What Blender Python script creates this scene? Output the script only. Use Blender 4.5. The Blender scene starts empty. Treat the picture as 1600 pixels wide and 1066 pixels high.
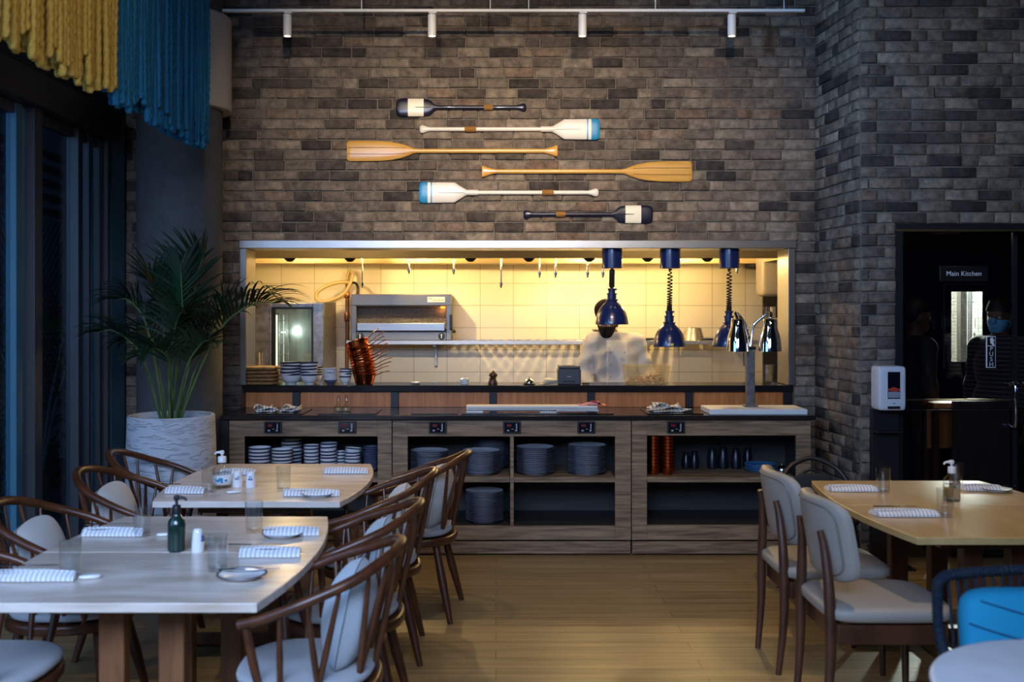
import bpy, bmesh, math, random
import numpy as np
from mathutils import Vector, Matrix, Euler
random.seed(7)
PI = math.pi
S = bpy.context.scene
COL = S.collection
H = 1.64
def at(px, py, Y):
    return Vector(((px-775)*Y/1600.0, Y, H-(py-485)*Y/1600.0))
def R(d): return math.radians(d)

# ------------------------------------------------------------------ materials
def newmat(name):
    m = bpy.data.materials.new(name); m.use_nodes = True
    nt = m.node_tree; b = nt.nodes['Principled BSDF']
    return m, nt, b
def mat(name, col, rough=.5, metal=0., spec=.5, trans=0., ior=1.45, emit=None, estr=0, coat=0., sheen=0., bump=0., bscale=40., var=0.):
    m, nt, b = newmat(name)
    b.inputs['Base Color'].default_value = (*col, 1)
    b.inputs['Roughness'].default_value = rough
    b.inputs['Metallic'].default_value = metal
    b.inputs['Specular IOR Level'].default_value = spec
    b.inputs['Transmission Weight'].default_value = trans
    b.inputs['IOR'].default_value = ior
    b.inputs['Coat Weight'].default_value = coat
    b.inputs['Sheen Weight'].default_value = sheen
    if emit:
        b.inputs['Emission Color'].default_value = (*emit, 1); b.inputs['Emission Strength'].default_value = estr
    if bump or var:
        tc = nt.nodes.new('ShaderNodeTexCoord')
        n = nt.nodes.new('ShaderNodeTexNoise'); n.inputs['Scale'].default_value = bscale; n.inputs['Detail'].default_value = 4
        nt.links.new(tc.outputs['Object'], n.inputs['Vector'])
        if bump:
            bp = nt.nodes.new('ShaderNodeBump'); bp.inputs['Strength'].default_value = bump; bp.inputs['Distance'].default_value = .01
            nt.links.new(n.outputs['Fac'], bp.inputs['Height']); nt.links.new(bp.outputs['Normal'], b.inputs['Normal'])
        if var:
            r = nt.nodes.new('ShaderNodeValToRGB')
            r.color_ramp.elements[0].position = .3; r.color_ramp.elements[1].position = .7
            r.color_ramp.elements[0].color = (*[c*(1-var) for c in col], 1); r.color_ramp.elements[1].color = (*[min(1, c*(1+var)) for c in col], 1)
            nt.links.new(n.outputs['Fac'], r.inputs['Fac']); nt.links.new(r.outputs['Color'], b.inputs['Base Color'])
    return m
def wood(name, c1, c2, stretch=(1, 12, 12), scale=3., rough=.45, bump=.15, coat=0., c3=None, spec=.5):
    m, nt, b = newmat(name)
    tc = nt.nodes.new('ShaderNodeTexCoord'); mp = nt.nodes.new('ShaderNodeMapping'); mp.inputs['Scale'].default_value = stretch
    oi = nt.nodes.new('ShaderNodeObjectInfo')
    mul = nt.nodes.new('ShaderNodeMath'); mul.operation = 'MULTIPLY'; mul.inputs[1].default_value = 37.
    nt.links.new(oi.outputs['Random'], mul.inputs[0])
    n = nt.nodes.new('ShaderNodeTexNoise'); n.noise_dimensions = '4D'; n.inputs['Scale'].default_value = scale; n.inputs['Detail'].default_value = 6; n.inputs['Distortion'].default_value = .6
    nt.links.new(tc.outputs['Object'], mp.inputs['Vector']); nt.links.new(mp.outputs['Vector'], n.inputs['Vector']); nt.links.new(mul.outputs[0], n.inputs['W'])
    r = nt.nodes.new('ShaderNodeValToRGB')
    r.color_ramp.elements[0].position = .32; r.color_ramp.elements[0].color = (*c1, 1)
    r.color_ramp.elements[1].position = .68; r.color_ramp.elements[1].color = (*c2, 1)
    if c3:
        e = r.color_ramp.elements.new(.78); e.color = (*c3, 1)
    nt.links.new(n.outputs['Fac'], r.inputs['Fac']); nt.links.new(r.outputs['Color'], b.inputs['Base Color'])
    b.inputs['Roughness'].default_value = rough; b.inputs['Coat Weight'].default_value = coat; b.inputs['Coat Roughness'].default_value = .22; b.inputs['Specular IOR Level'].default_value = spec
    bp = nt.nodes.new('ShaderNodeBump'); bp.inputs['Strength'].default_value = bump; bp.inputs['Distance'].default_value = .003
    nt.links.new(n.outputs['Fac'], bp.inputs['Height']); nt.links.new(bp.outputs['Normal'], b.inputs['Normal'])
    return m
def thin_glass(name, tint=(1, 1, 1), refl=.08, rough=0.):
    m = bpy.data.materials.new(name); m.use_nodes = True; nt = m.node_tree; nt.nodes.clear()
    o = nt.nodes.new('ShaderNodeOutputMaterial'); mx = nt.nodes.new('ShaderNodeMixShader')
    t = nt.nodes.new('ShaderNodeBsdfTransparent'); t.inputs['Color'].default_value = (*tint, 1)
    g = nt.nodes.new('ShaderNodeBsdfGlossy'); g.inputs['Roughness'].default_value = rough
    f = nt.nodes.new('ShaderNodeLayerWeight'); f.inputs['Blend'].default_value = .5
    pw = nt.nodes.new('ShaderNodeMath'); pw.operation = 'POWER'; pw.inputs[1].default_value = 4.
    nt.links.new(f.outputs['Facing'], pw.inputs[0])
    ad = nt.nodes.new('ShaderNodeMath'); ad.operation = 'MULTIPLY_ADD'; ad.inputs[1].default_value = .75; ad.inputs[2].default_value = refl; ad.use_clamp = True
    nt.links.new(pw.outputs[0], ad.inputs[0]); nt.links.new(ad.outputs[0], mx.inputs[0])
    nt.links.new(t.outputs[0], mx.inputs[1]); nt.links.new(g.outputs[0], mx.inputs[2]); nt.links.new(mx.outputs[0], o.inputs[0])
    return m
def brick_mat():
    m, nt, b = newmat('brick')
    at_ = nt.nodes.new('ShaderNodeAttribute'); at_.attribute_name = 'tone'
    tc = nt.nodes.new('ShaderNodeTexCoord')
    n = nt.nodes.new('ShaderNodeTexNoise'); n.inputs['Scale'].default_value = 15; n.inputs['Detail'].default_value = 8; n.inputs['Roughness'].default_value = .65
    n2 = nt.nodes.new('ShaderNodeTexNoise'); n2.inputs['Scale'].default_value = 70; n2.inputs['Detail'].default_value = 5
    nt.links.new(tc.outputs['Object'], n.inputs['Vector']); nt.links.new(tc.outputs['Object'], n2.inputs['Vector'])
    r = nt.nodes.new('ShaderNodeValToRGB'); r.color_ramp.interpolation = 'LINEAR'
    cols = [(0., (.042, .036, .036)), (.2, (.090, .072, .062)), (.42, (.165, .130, .105)), (.65, (.24, .190, .148)), (.85, (.31, .25, .19)), (1., (.21, .14, .10))]
    els = r.color_ramp.elements
    els[0].position = 0; els[0].color = (*cols[0][1], 1); els[1].position = 1; els[1].color = (*cols[-1][1], 1)
    for p, c in cols[1:-1]:
        e = els.new(p); e.color = (*c, 1)
    nt.links.new(at_.outputs['Fac'], r.inputs['Fac'])
    r2 = nt.nodes.new('ShaderNodeValToRGB'); r2.color_ramp.elements[0].position = .34; r2.color_ramp.elements[1].position = .7
    r2.color_ramp.elements[0].color = (.36, .36, .38, 1); r2.color_ramp.elements[1].color = (1.35, 1.32, 1.27, 1)
    nt.links.new(n.outputs['Fac'], r2.inputs['Fac'])
    mx = nt.nodes.new('ShaderNodeMix'); mx.data_type = 'RGBA'; mx.blend_type = 'MULTIPLY'; mx.inputs[0].default_value = .85
    nt.links.new(r.outputs['Color'], mx.inputs[6]); nt.links.new(r2.outputs['Color'], mx.inputs[7])
    nt.links.new(mx.outputs[2], b.inputs['Base Color'])
    b.inputs['Roughness'].default_value = .9; b.inputs['Specular IOR Level'].default_value = .2
    ad = nt.nodes.new('ShaderNodeMath'); ad.operation = 'ADD'
    nt.links.new(n.outputs['Fac'], ad.inputs[0]); nt.links.new(n2.outputs['Fac'], ad.inputs[1])
    bp = nt.nodes.new('ShaderNodeBump'); bp.inputs['Strength'].default_value = .7; bp.inputs['Distance'].default_value = .010
    nt.links.new(ad.outputs[0], bp.inputs['Height']); nt.links.new(bp.outputs['Normal'], b.inputs['Normal'])
    return m
def grid_mat(name, axes, w, h, off, c1, c2, grout, mort=.003, rough=.25, bump=.5, stagger=0., streak=None):
    """tiles or planks laid out in object space; axes = which coordinates are used as u and v"""
    m, nt, b = newmat(name)
    tc = nt.nodes.new('ShaderNodeTexCoord'); sp = nt.nodes.new('ShaderNodeSeparateXYZ'); cb = nt.nodes.new('ShaderNodeCombineXYZ')
    nt.links.new(tc.outputs['Object'], sp.inputs[0])
    nt.links.new(sp.outputs[axes[0]], cb.inputs[0]); nt.links.new(sp.outputs[axes[1]], cb.inputs[1])
    mp = nt.nodes.new('ShaderNodeMapping'); mp.inputs['Location'].default_value = (off[0], off[1], 0)
    nt.links.new(cb.outputs[0], mp.inputs['Vector'])
    bk = nt.nodes.new('ShaderNodeTexBrick'); bk.offset = stagger; bk.offset_frequency = 2; bk.squash = 1
    bk.inputs['Scale'].default_value = 1; bk.inputs['Brick Width'].default_value = w; bk.inputs['Row Height'].default_value = h
    bk.inputs['Mortar Size'].default_value = mort; bk.inputs['Mortar Smooth'].default_value = .2
    bk.inputs['Color1'].default_value = (*c1, 1); bk.inputs['Color2'].default_value = (*c2, 1); bk.inputs['Mortar'].default_value = (*grout, 1)
    nt.links.new(mp.outputs[0], bk.inputs['Vector'])
    out = bk.outputs['Color']
    if streak:
        mp2 = nt.nodes.new('ShaderNodeMapping'); mp2.inputs['Scale'].default_value = streak
        nt.links.new(cb.outputs[0], mp2.inputs['Vector'])
        n = nt.nodes.new('ShaderNodeTexNoise'); n.inputs['Scale'].default_value = 1; n.inputs['Detail'].default_value = 7; n.inputs['Distortion'].default_value = .4
        nt.links.new(mp2.outputs[0], n.inputs['Vector'])
        r = nt.nodes.new('ShaderNodeValToRGB'); r.color_ramp.elements[0].position = .3; r.color_ramp.elements[1].position = .72
        r.color_ramp.elements[0].color = (.55, .53, .5, 1); r.color_ramp.elements[1].color = (1.2, 1.2, 1.2, 1)
        nt.links.new(n.outputs['Fac'], r.inputs['Fac'])
        mx = nt.nodes.new('ShaderNodeMix'); mx.data_type = 'RGBA'; mx.blend_type = 'MULTIPLY'; mx.inputs[0].default_value = .8
        nt.links.new(out, mx.inputs[6]); nt.links.new(r.outputs['Color'], mx.inputs[7]); out = mx.outputs[2]
    nt.links.new(out, b.inputs['Base Color'])
    b.inputs['Roughness'].default_value = rough
    bp = nt.nodes.new('ShaderNodeBump'); bp.invert = True; bp.inputs['Strength'].default_value = bump; bp.inputs['Distance'].default_value = .003
    nt.links.new(bk.outputs['Fac'], bp.inputs['Height']); nt.links.new(bp.outputs['Normal'], b.inputs['Normal'])
    return m
def stripe_mat(name, base, line, axis=0, freq=70., width=.45, cross=True, rough=.9):
    m, nt, b = newmat(name)
    tc = nt.nodes.new('ShaderNodeTexCoord'); sp = nt.nodes.new('ShaderNodeSeparateXYZ'); nt.links.new(tc.outputs['Object'], sp.inputs[0])
    def band(ax, fr):
        a = nt.nodes.new('ShaderNodeMath'); a.operation = 'MULTIPLY'; a.inputs[1].default_value = fr
        nt.links.new(sp.outputs[ax], a.inputs[0])
        f = nt.nodes.new('ShaderNodeMath'); f.operation = 'FRACT'; nt.links.new(a.outputs[0], f.inputs[0])
        l = nt.nodes.new('ShaderNodeMath'); l.operation = 'LESS_THAN'; l.inputs[1].default_value = width; nt.links.new(f.outputs[0], l.inputs[0])
        return l.outputs[0]
    f = band(axis, freq)
    mx = nt.nodes.new('ShaderNodeMix'); mx.data_type = 'RGBA'
    mx.inputs[6].default_value = (*base, 1); mx.inputs[7].default_value = (*line, 1)
    nt.links.new(f, mx.inputs[0]); nt.links.new(mx.outputs[2], b.inputs['Base Color'])
    b.inputs['Roughness'].default_value = rough; b.inputs['Sheen Weight'].default_value = .2
    return m

M = {}
M['brick'] = brick_mat()
M['mortar'] = mat('mortar', (.17, .145, .115), .95, bump=.6, bscale=90, var=.25)
M['steel'] = mat('brushed_steel', (.46, .445, .42), .33, 1., bump=.06, bscale=30)
M['steel_dark'] = mat('worn_steel', (.30, .29, .28), .42, 1., bump=.1, bscale=20, var=.3)
M['chrome'] = mat('chrome', (.82, .82, .82), .06, 1.)
M['steel_trim'] = mat('satin_steel', (.34, .335, .33), .34, 1., bump=.08, bscale=9)
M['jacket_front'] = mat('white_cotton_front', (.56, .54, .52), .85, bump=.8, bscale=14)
M['grill_steel'] = mat('dull_steel', (.20, .19, .175), .4, 1., bump=.08, bscale=25)
M['mauve'] = mat('mauve_metal', (.26, .225, .20), .45)
M['jar'] = mat('black_glaze', (.008, .008, .014), .3)
M['hood'] = mat('hood_steel', (.52, .42, .24), .5, .55, bump=.05, bscale=12)
M['tile'] = grid_mat('kitchen_tile', (0, 2), .3045, .2035, (1.0586, -1.887+.2035*10), (.80, .74, .61), (.76, .70, .57), (.33, .28, .20), .0022, .42)
M['white_tile'] = grid_mat('corridor_tile', (0, 2), .075, .075, (0, 0), (.82, .82, .74), (.8, .8, .72), (.5, .5, .44), .003, .3)
M['plaster'] = mat('pale_plaster', (.55, .52, .47), .8, bump=.1)
M['floor'] = grid_mat('oak_floor', (0, 1), 1.5, .13, (0, 0), (.385, .26, .115), (.31, .205, .09), (.10, .07, .035), .0018, .38, .3, .37, (1.2, 26, 1))
M['kfloor'] = mat('kitchen_floor', (.18, .16, .14), .6)
M['ceil'] = mat('dark_ceiling', (.025, .026, .03), .9)
M['wall_dark'] = mat('dark_wall_paint', (.03, .03, .034), .8)
M['black'] = mat('black_stone', (.012, .012, .014), .16, spec=.5)
M['black_metal'] = mat('black_metal', (.012, .012, .014), .4)
M['black_soft'] = mat('matt_black', (.015, .015, .016), .75)
M['cab'] = wood('weathered_wood', (.095, .054, .028), (.34, .22, .12), (1.6, 14, 22), 2.2, .6, .3, c3=(.30, .30, .28))
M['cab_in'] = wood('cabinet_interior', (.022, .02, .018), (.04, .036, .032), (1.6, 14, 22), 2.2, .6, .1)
M['panel'] = wood('reddish_oak', (.44, .125, .027), (.68, .235, .058), (16, 6, 1.2), 2.6, .4, .1)
M['walnut'] = wood('walnut', (.052, .0145, .0055), (.110, .034, .012), (6, 6, 3), 3., .36, .06, coat=.15)
M['walnut_d'] = wood('dark_walnut', (.05, .018, .009), (.10, .036, .016), (6, 6, 2), 3., .35, .06, coat=.15)
M['table'] = wood('pale_oak', (.50, .38, .29), (.84, .74, .645), (1.1, 5, 5), 2.2, .3, .06, coat=.3)
M['table_y'] = wood('golden_oak', (.52, .33, .12), (.68, .47, .20), (5, 1.1, 5), 2.0, .3, .05, coat=.3)
M['oak_leg'] = wood('brown_oak', (.15, .058, .022), (.25, .10, .038), (8, 8, 1.5), 3., .45, .08)
M['varnish'] = wood('varnished_pine', (.60, .30, .055), (.76, .42, .10), (1., 14, 14), 3., .25, .03, coat=.6)
M['teak'] = mat('dark_inlay', (.24, .09, .02), .3)
M['navy_paint'] = mat('navy_paint', (.010, .010, .030), .3, coat=.4)
M['white_paint'] = mat('white_paint', (.80, .74, .66), .35, coat=.3)
M['cream_paint'] = mat('cream_paint', (.86, .80, .62), .35, coat=.3)
M['blue_paint'] = mat('sky_blue_paint', (.02, .26, .52), .35, coat=.3)
M['cord'] = mat('tan_cord', (.42, .20, .045), .8, bump=.8, bscale=180)
M['navy_gloss'] = mat('navy_enamel', (.008, .017, .085), .27, coat=.5)
M['yellow_sticker'] = mat('yellow_sticker', (.75, .65, .05), .5)
M['white_metal'] = mat('white_powder_coat', (.78, .77, .75), .4)
M['column'] = mat('grey_plaster', (.085, .083, .084), .75, bump=.12, bscale=14, var=.12)
M['sleeve'] = mat('putty_plaster', (.46, .40, .34), .5)
M['pot'] = None
M['soil'] = mat('soil', (.02, .014, .01), .95, bump=.8, bscale=60)
M['leaf'] = mat('palm_leaf', (.008, .026, .009), .5, spec=.3, var=.5, bscale=5)
M['stem'] = mat('palm_stem', (.07, .12, .03), .5, var=.4, bscale=12)
M['rope_y'] = mat('yellow_rope', (.60, .36, .06), .9, bump=.4, bscale=160, var=.2)
M['rope_b'] = mat('teal_rope', (.012, .15, .27), .9, bump=.4, bscale=160, var=.25)
M['frame_al'] = mat('grey_aluminium', (.065, .066, .070), .45, .2)
M['frame_brown'] = mat('bronze_frame', (.022, .017, .014), .45)
M['teal_panel'] = mat('blue_grey_panel', (.05, .15, .21), .5)
M['pane'] = thin_glass('window_glass', (.75, .82, .88), .03)
M['door_pane'] = thin_glass('door_glass', (.7, .72, .75), .02)
M['glass'] = thin_glass('tumbler_glass', (.95, .965, .97), .06)
M['bottle_glass'] = thin_glass('clear_plastic', (.92, .94, .95), .05)
M['green_bottle'] = mat('green_bottle', (.01, .03, .022), .15, coat=.5)
M['porcelain'] = mat('white_porcelain', (.78, .77, .76), .2, coat=.3)
M['porc_blue'] = mat('blue_print', (.02, .06, .22), .3)
M['plate'] = mat('speckled_stoneware', (.62, .61, .63), .28, var=.08, bscale=80)
M['plate_rim'] = mat('dark_blue_rim', (.035, .040, .075), .3)
M['stone_blue'] = mat('blue_stoneware', (.06, .20, .42), .3)
M['bowl_dark'] = mat('slate_stoneware', (.09, .10, .17), .35)
M['napkin'] = stripe_mat('striped_napkin', (.85, .84, .83), (.50, .51, .58), 0, 62., .40)
M['napkin2'] = stripe_mat('striped_cloth', (.80, .76, .68), (.16, .14, .14), 0, 45., .25)
M['copper'] = mat('copper', (.52, .13, .035), .22, 1., var=.2, bscale=20)
M['leather'] = mat('taupe_leather', (.34, .295, .245), .48, bump=.1, bscale=160)
M['piping'] = mat('dark_piping', (.20, .17, .14), .5)
M['cushion'] = mat('oatmeal_linen', (.52, .49, .45), .9, bump=.3, bscale=220, sheen=.2)
M['cushion_b'] = mat('pale_blue_linen', (.46, .50, .53), .9, bump=.3, bscale=220, sheen=.2)
M['seat_pad'] = mat('grey_seat_linen', (.36, .36, .37), .9, bump=.3, bscale=220, sheen=.2)
M['teal_cushion'] = mat('teal_cushion', (.012, .30, .50), .85, bump=.25, bscale=150)
M['teal_seam'] = mat('teal_seam', (.008, .12, .24), .9)
M['rope_dark'] = mat('navy_rope', (.008, .018, .034), .7, bump=.6, bscale=90, var=.5)
M['terrazzo'] = mat('pale_marble', (.84, .84, .86), .35, var=.06, bscale=8)
M['skin'] = mat('skin', (.16, .075, .042), .5, spec=.4)
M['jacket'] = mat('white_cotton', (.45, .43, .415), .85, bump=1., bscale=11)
M['mask'] = mat('black_mask', (.010, .010, .011), 1., spec=.15)
M['mask_blue'] = mat('blue_surgical_mask', (.16, .42, .58), .8)
M['cap'] = mat('dark_plum_cap', (.016, .010, .015), 1., spec=.1)
M['trousers'] = mat('dark_trousers', (.02, .02, .022), .85)
M['hair'] = mat('black_hair', (.008, .007, .007), .6)
M['shirt_stripe'] = stripe_mat('dark_striped_shirt', (.012, .010, .010), (.10, .07, .06), 2, 32., .25)
def frosted(name, col, f):
    m = bpy.data.materials.new(name); m.use_nodes = True; nt = m.node_tree; nt.nodes.clear()
    o = nt.nodes.new('ShaderNodeOutputMaterial'); mx = nt.nodes.new('ShaderNodeMixShader'); mx.inputs[0].default_value = f
    t = nt.nodes.new('ShaderNodeBsdfTransparent'); t.inputs['Color'].default_value = (.97, .93, .84, 1)
    p = nt.nodes.new('ShaderNodeBsdfPrincipled'); p.inputs['Base Color'].default_value = (*col, 1); p.inputs['Roughness'].default_value = .3
    nt.links.new(t.outputs[0], mx.inputs[1]); nt.links.new(p.outputs[0], mx.inputs[2]); nt.links.new(mx.outputs[0], o.inputs[0])
    return m
M['plastic_clear'] = frosted('milky_plastic', (.80, .70, .45), .13)
M['crumb'] = mat('fried_crumbs', (.50, .30, .08), .8)
M['printer'] = mat('charcoal_plastic', (.055, .062, .075), .4)
M['paper'] = mat('white_paper', (.82, .79, .72), .7)
M['paper_k'] = mat('dark_print', (.04, .04, .04), .7)
M['pink'] = mat('pink_paper', (.75, .28, .34), .7)
M['red'] = mat('red_plastic', (.55, .05, .03), .4)
M['hose'] = mat('cream_hose', (.42, .32, .15), .4)
M['pipe'] = mat('copper_pipe', (.35, .14, .05), .35, .7)
M['oven_glass'] = thin_glass('oven_glass', (.55, .62, .62), .2)
M['oven_in'] = mat('oven_lining', (.70, .70, .66), .3, .6)
M['ember'] = mat('glowing_burner', (.8, .2, .02), .5, emit=(1., .28, .04), estr=2.)
M['grill_mesh'] = mat('scorched_steel', (.18, .17, .16), .5, .6, bump=1., bscale=120, var=.6)
M['bulb'] = mat('warm_bulb', (1, .8, .5), .5, emit=(1., .74, .38), estr=30.)
M['led'] = mat('spot_lens', (1, .9, .7), .5, emit=(1., .82, .58), estr=6.)
M['screen'] = mat('control_glass', (.006, .007, .012), .12)
M['red_led'] = mat('red_display', (.1, .0, .0), .4, emit=(1., .05, .05), estr=.012)
M['led_w'] = mat('panel_print', (.30, .32, .36), .5)
M['navy_door'] = mat('navy_lacquer', (.006, .007, .022), .1, coat=.6)
M['brass'] = mat('brass_strip', (.55, .42, .2), .3, 1.)
M['sign_black'] = mat('black_sign', (.008, .008, .009), .35)
M['white_print'] = mat('white_print', (.8, .8, .8), .5)
M['corridor_light'] = mat('corridor_panel', (1, 1, .9), .5, emit=(1., .93, .66), estr=5.)
M['dispenser'] = mat('white_plastic', (.70, .70, .73), .35)
M['basket'] = wood('woven_basket', (.16, .065, .02), (.46, .24, .07), (14, 14, 60), 2., .6, .8)
M['outside'] = mat('outdoor_paving', (.06, .07, .08), .8)
M['outwood'] = wood('grey_pergola', (.10, .09, .09), (.16, .145, .14), (8, 8, 1), 3., .7, .1)
M['hedge'] = mat('hedge_leaf', (.02, .055, .012), .5, var=.6, bscale=20)
M['poster'] = mat('poster_print', (.12, .11, .09), .6, var=.6, bscale=60)
M['mosaic'] = mat('wire_glass', (.03, .03, .03), .5)
M['sea_blue'] = mat('sea_blue_print', (.03, .25, .45), .5)
M['salmon'] = mat('salmon_print', (.6, .2, .08), .5)
M['brown_panel'] = wood('brown_reflection', (.05, .032, .022), (.085, .055, .036), (10, 10, 1.2), 3., .25, .05, coat=.3)  # colour of the reflection low in the door glass
def potmat():
    m, nt, b = newmat('chipped_concrete')
    tc = nt.nodes.new('ShaderNodeTexCoord'); mp = nt.nodes.new('ShaderNodeMapping'); mp.inputs['Scale'].default_value = (8, 8, 42)
    n = nt.nodes.new('ShaderNodeTexNoise'); n.inputs['Scale'].default_value = 1; n.inputs['Detail'].default_value = 5; n.inputs['Distortion'].default_value = 1.2
    nt.links.new(tc.outputs['Object'], mp.inputs['Vector']); nt.links.new(mp.outputs[0], n.inputs['Vector'])
    r = nt.nodes.new('ShaderNodeValToRGB'); r.color_ramp.elements[0].position = .36; r.color_ramp.elements[1].position = .46
    nt.links.new(n.outputs['Fac'], r.inputs['Fac'])
    bp = nt.nodes.new('ShaderNodeBump'); bp.inputs['Strength'].default_value = .9; bp.inputs['Distance'].default_value = .006
    nt.links.new(r.outputs['Color'], bp.inputs['Height']); nt.links.new(bp.outputs['Normal'], b.inputs['Normal'])
    b.inputs['Base Color'].default_value = (.50, .50, .52, 1); b.inputs['Roughness'].default_value = .85
    return m
M['pot'] = potmat()

# ------------------------------------------------------------------ geometry
def catmull(pts, n=8, closed=False):
    pts = [Vector(p) for p in pts]; out = []
    N = len(pts)
    for i in range(N if closed else N-1):
        p0 = pts[i-1] if (i > 0 or closed) else pts[0]*2-pts[1]
        p1 = pts[i]; p2 = pts[(i+1) % N]
        p3 = pts[(i+2) % N] if (i+2 < N or closed) else pts[-1]*2-pts[-2]
        for k in range(n):
            t = k/n
            out.append(.5*((2*p1)+(p2-p0)*t+(2*p0-5*p1+4*p2-p3)*t*t+(3*p1-p0-3*p2+p3)*t**3))
    if not closed: out.append(pts[-1])
    return out
class MB:
    def __init__(s): s.bm = bmesh.new(); s.mi = 0; s.T = None
    def _tag(s, vs, fs):
        for f in fs: f.material_index = s.mi
        if s.T is not None:
            for v in vs: v.co = s.T @ v.co
        return s
    def mat(s, i): s.mi = i; return s
    def poly(s, verts, faces):
        vs = [s.bm.verts.new(v) for v in verts]; fs = []
        for f in faces:
            try: fs.append(s.bm.faces.new([vs[i] for i in f]))
            except ValueError: pass
        return s._tag(vs, fs)
    def box(s, x0, x1, y0, y1, z0, z1, bev=0., seg=2):
        t = bmesh.new(); bmesh.ops.create_cube(t, size=1)
        for v in t.verts: v.co = Vector((x0+(v.co.x+.5)*(x1-x0), y0+(v.co.y+.5)*(y1-y0), z0+(v.co.z+.5)*(z1-z0)))
        if bev > 0:
            bev = min(bev, .49*min(abs(x1-x0), abs(y1-y0), abs(z1-z0)))
            bmesh.ops.bevel(t, geom=t.edges[:], offset=bev, segments=seg, profile=.5, affect='EDGES')
        return s._merge(t)
    def cbox(s, c, d, rot=(0, 0, 0), bev=0., seg=2):
        t = bmesh.new(); bmesh.ops.create_cube(t, size=1)
        for v in t.verts: v.co = Vector((v.co.x*d[0], v.co.y*d[1], v.co.z*d[2]))
        if bev > 0: bmesh.ops.bevel(t, geom=t.edges[:], offset=min(bev, .49*min(d)), segments=seg, profile=.5, affect='EDGES')
        m = Matrix.Translation(c) @ Euler(rot).to_matrix().to_4x4()
        for v in t.verts: v.co = m @ v.co
        return s._merge(t)
    def _merge(s, t):
        t.verts.index_update()
        vs = [s.bm.verts.new(v.co) for v in t.verts]; fs = []
        for f in t.faces: fs.append(s.bm.faces.new([vs[v.index] for v in f.verts]))
        t.free(); return s._tag(vs, fs)
    def tube(s, pts, r, seg=8, closed=False, flat=1., up=None):
        pts = [Vector(p) for p in pts]; n = len(pts)
        rs = r if isinstance(r, (list, tuple)) else [r]*n
        if len(rs) != n: rs = [rs[0]+(rs[-1]-rs[0])*i/(n-1) for i in range(n)]
        tang = []
        for i in range(n):
            a = pts[i-1] if (i > 0 or closed) else pts[i]; b = pts[(i+1) % n] if (i < n-1 or closed) else pts[i]
            d = (b-a); tang.append(d.normalized() if d.length > 1e-9 else Vector((0, 0, 1)))
        u = up or (Vector((0, 0, 1)) if abs(tang[0].z) < .9 else Vector((1, 0, 0)))
        nrm = (Vector(u)-tang[0]*Vector(u).dot(tang[0])).normalized()
        rings = []; vs = []; fs = []
        for i in range(n):
            nrm = (nrm-tang[i]*nrm.dot(tang[i])).normalized(); bi = tang[i].cross(nrm)
            ring = []
            for k in range(seg):
                a = 2*PI*k/seg
                v = s.bm.verts.new(pts[i]+(nrm*math.cos(a)*flat+bi*math.sin(a))*rs[i]); ring.append(v); vs.append(v)
            rings.append(ring)
        for i in range(n if closed else n-1):
            A = rings[i]; B = rings[(i+1) % n]
            for k in range(seg): fs.append(s.bm.faces.new((A[k], A[(k+1) % seg], B[(k+1) % seg], B[k])))
        if not closed:
            fs.append(s.bm.faces.new(rings[0][::-1])); fs.append(s.bm.faces.new(rings[-1]))
        return s._tag(vs, fs)
    def lathe(s, prof, seg=32, c=(0, 0, 0), mats=None):
        """prof: list of (r, z); r=0 ends are closed to a point"""
        vs = []; fs = []; rings = []
        c = Vector(c)
        for r, z in prof:
            if r < 1e-6: v = s.bm.verts.new(c+Vector((0, 0, z))); rings.append([v]); vs.append(v)
            else:
                ring = [s.bm.verts.new(c+Vector((r*math.cos(2*PI*k/seg), r*math.sin(2*PI*k/seg), z))) for k in range(seg)]
                rings.append(ring); vs += ring
        for i in range(len(rings)-1):
            A, B = rings[i], rings[i+1]; new = []
            for k in range(seg):
                k2 = (k+1) % seg
                if len(A) == 1 and len(B) == 1: break
                if len(A) == 1: new.append(s.bm.faces.new((A[0], B[k2], B[k])))
                elif len(B) == 1: new.append(s.bm.faces.new((A[k], A[k2], B[0])))
                else: new.append(s.bm.faces.new((A[k], A[k2], B[k2], B[k])))
            for f in new: f.material_index = mats[i] if mats else s.mi
            fs += new
        if s.T is not None:
            for v in vs: v.co = s.T @ v.co
        return s
    def prism(s, out, z0, z1, bev=0.):
        """outline of (x, y) points extruded in z"""
        t = bmesh.new(); vs = [t.verts.new((x, y, z0)) for x, y in out]
        f = t.faces.new(vs); r = bmesh.ops.extrude_face_region(t, geom=[f])
        for v in r['geom']:
            if isinstance(v, bmesh.types.BMVert): v.co.z = z1
        bmesh.ops.recalc_face_normals(t, faces=t.faces)
        if bev > 0:
            es = [e for e in t.edges if abs(e.verts[0].co.z-e.verts[1].co.z) < 1e-6]
            bmesh.ops.bevel(t, geom=es, offset=bev, segments=2, profile=.5, affect='EDGES')
        return s._merge(t)
    def squad(s, c, d, e1=.3, e2=.3, nu=28, nv=14, m=None):
        """superquadric: c centre, d half sizes, e1 profile roundness, e2 outline roundness"""
        def pw(a, e): return math.copysign(abs(a)**e, a)
        c = Vector(c); rings = []; vs = []; fs = []
        mm = m.to_4x4() if m is not None else Matrix.Identity(4)
        for j in range(nv+1):
            ph = -PI/2+PI*j/nv; cz = pw(math.cos(ph), e1); z = pw(math.sin(ph), e1)
            if j in (0, nv):
                v = s.bm.verts.new(c+mm @ Vector((0, 0, z*d[2]))); rings.append([v]); vs.append(v); continue
            ring = []
            for i in range(nu):
                th = 2*PI*i/nu
                v = s.bm.verts.new(c+mm @ Vector((d[0]*cz*pw(math.cos(th), e2), d[1]*cz*pw(math.sin(th), e2), d[2]*z))); ring.append(v); vs.append(v)
            rings.append(ring)
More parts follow.
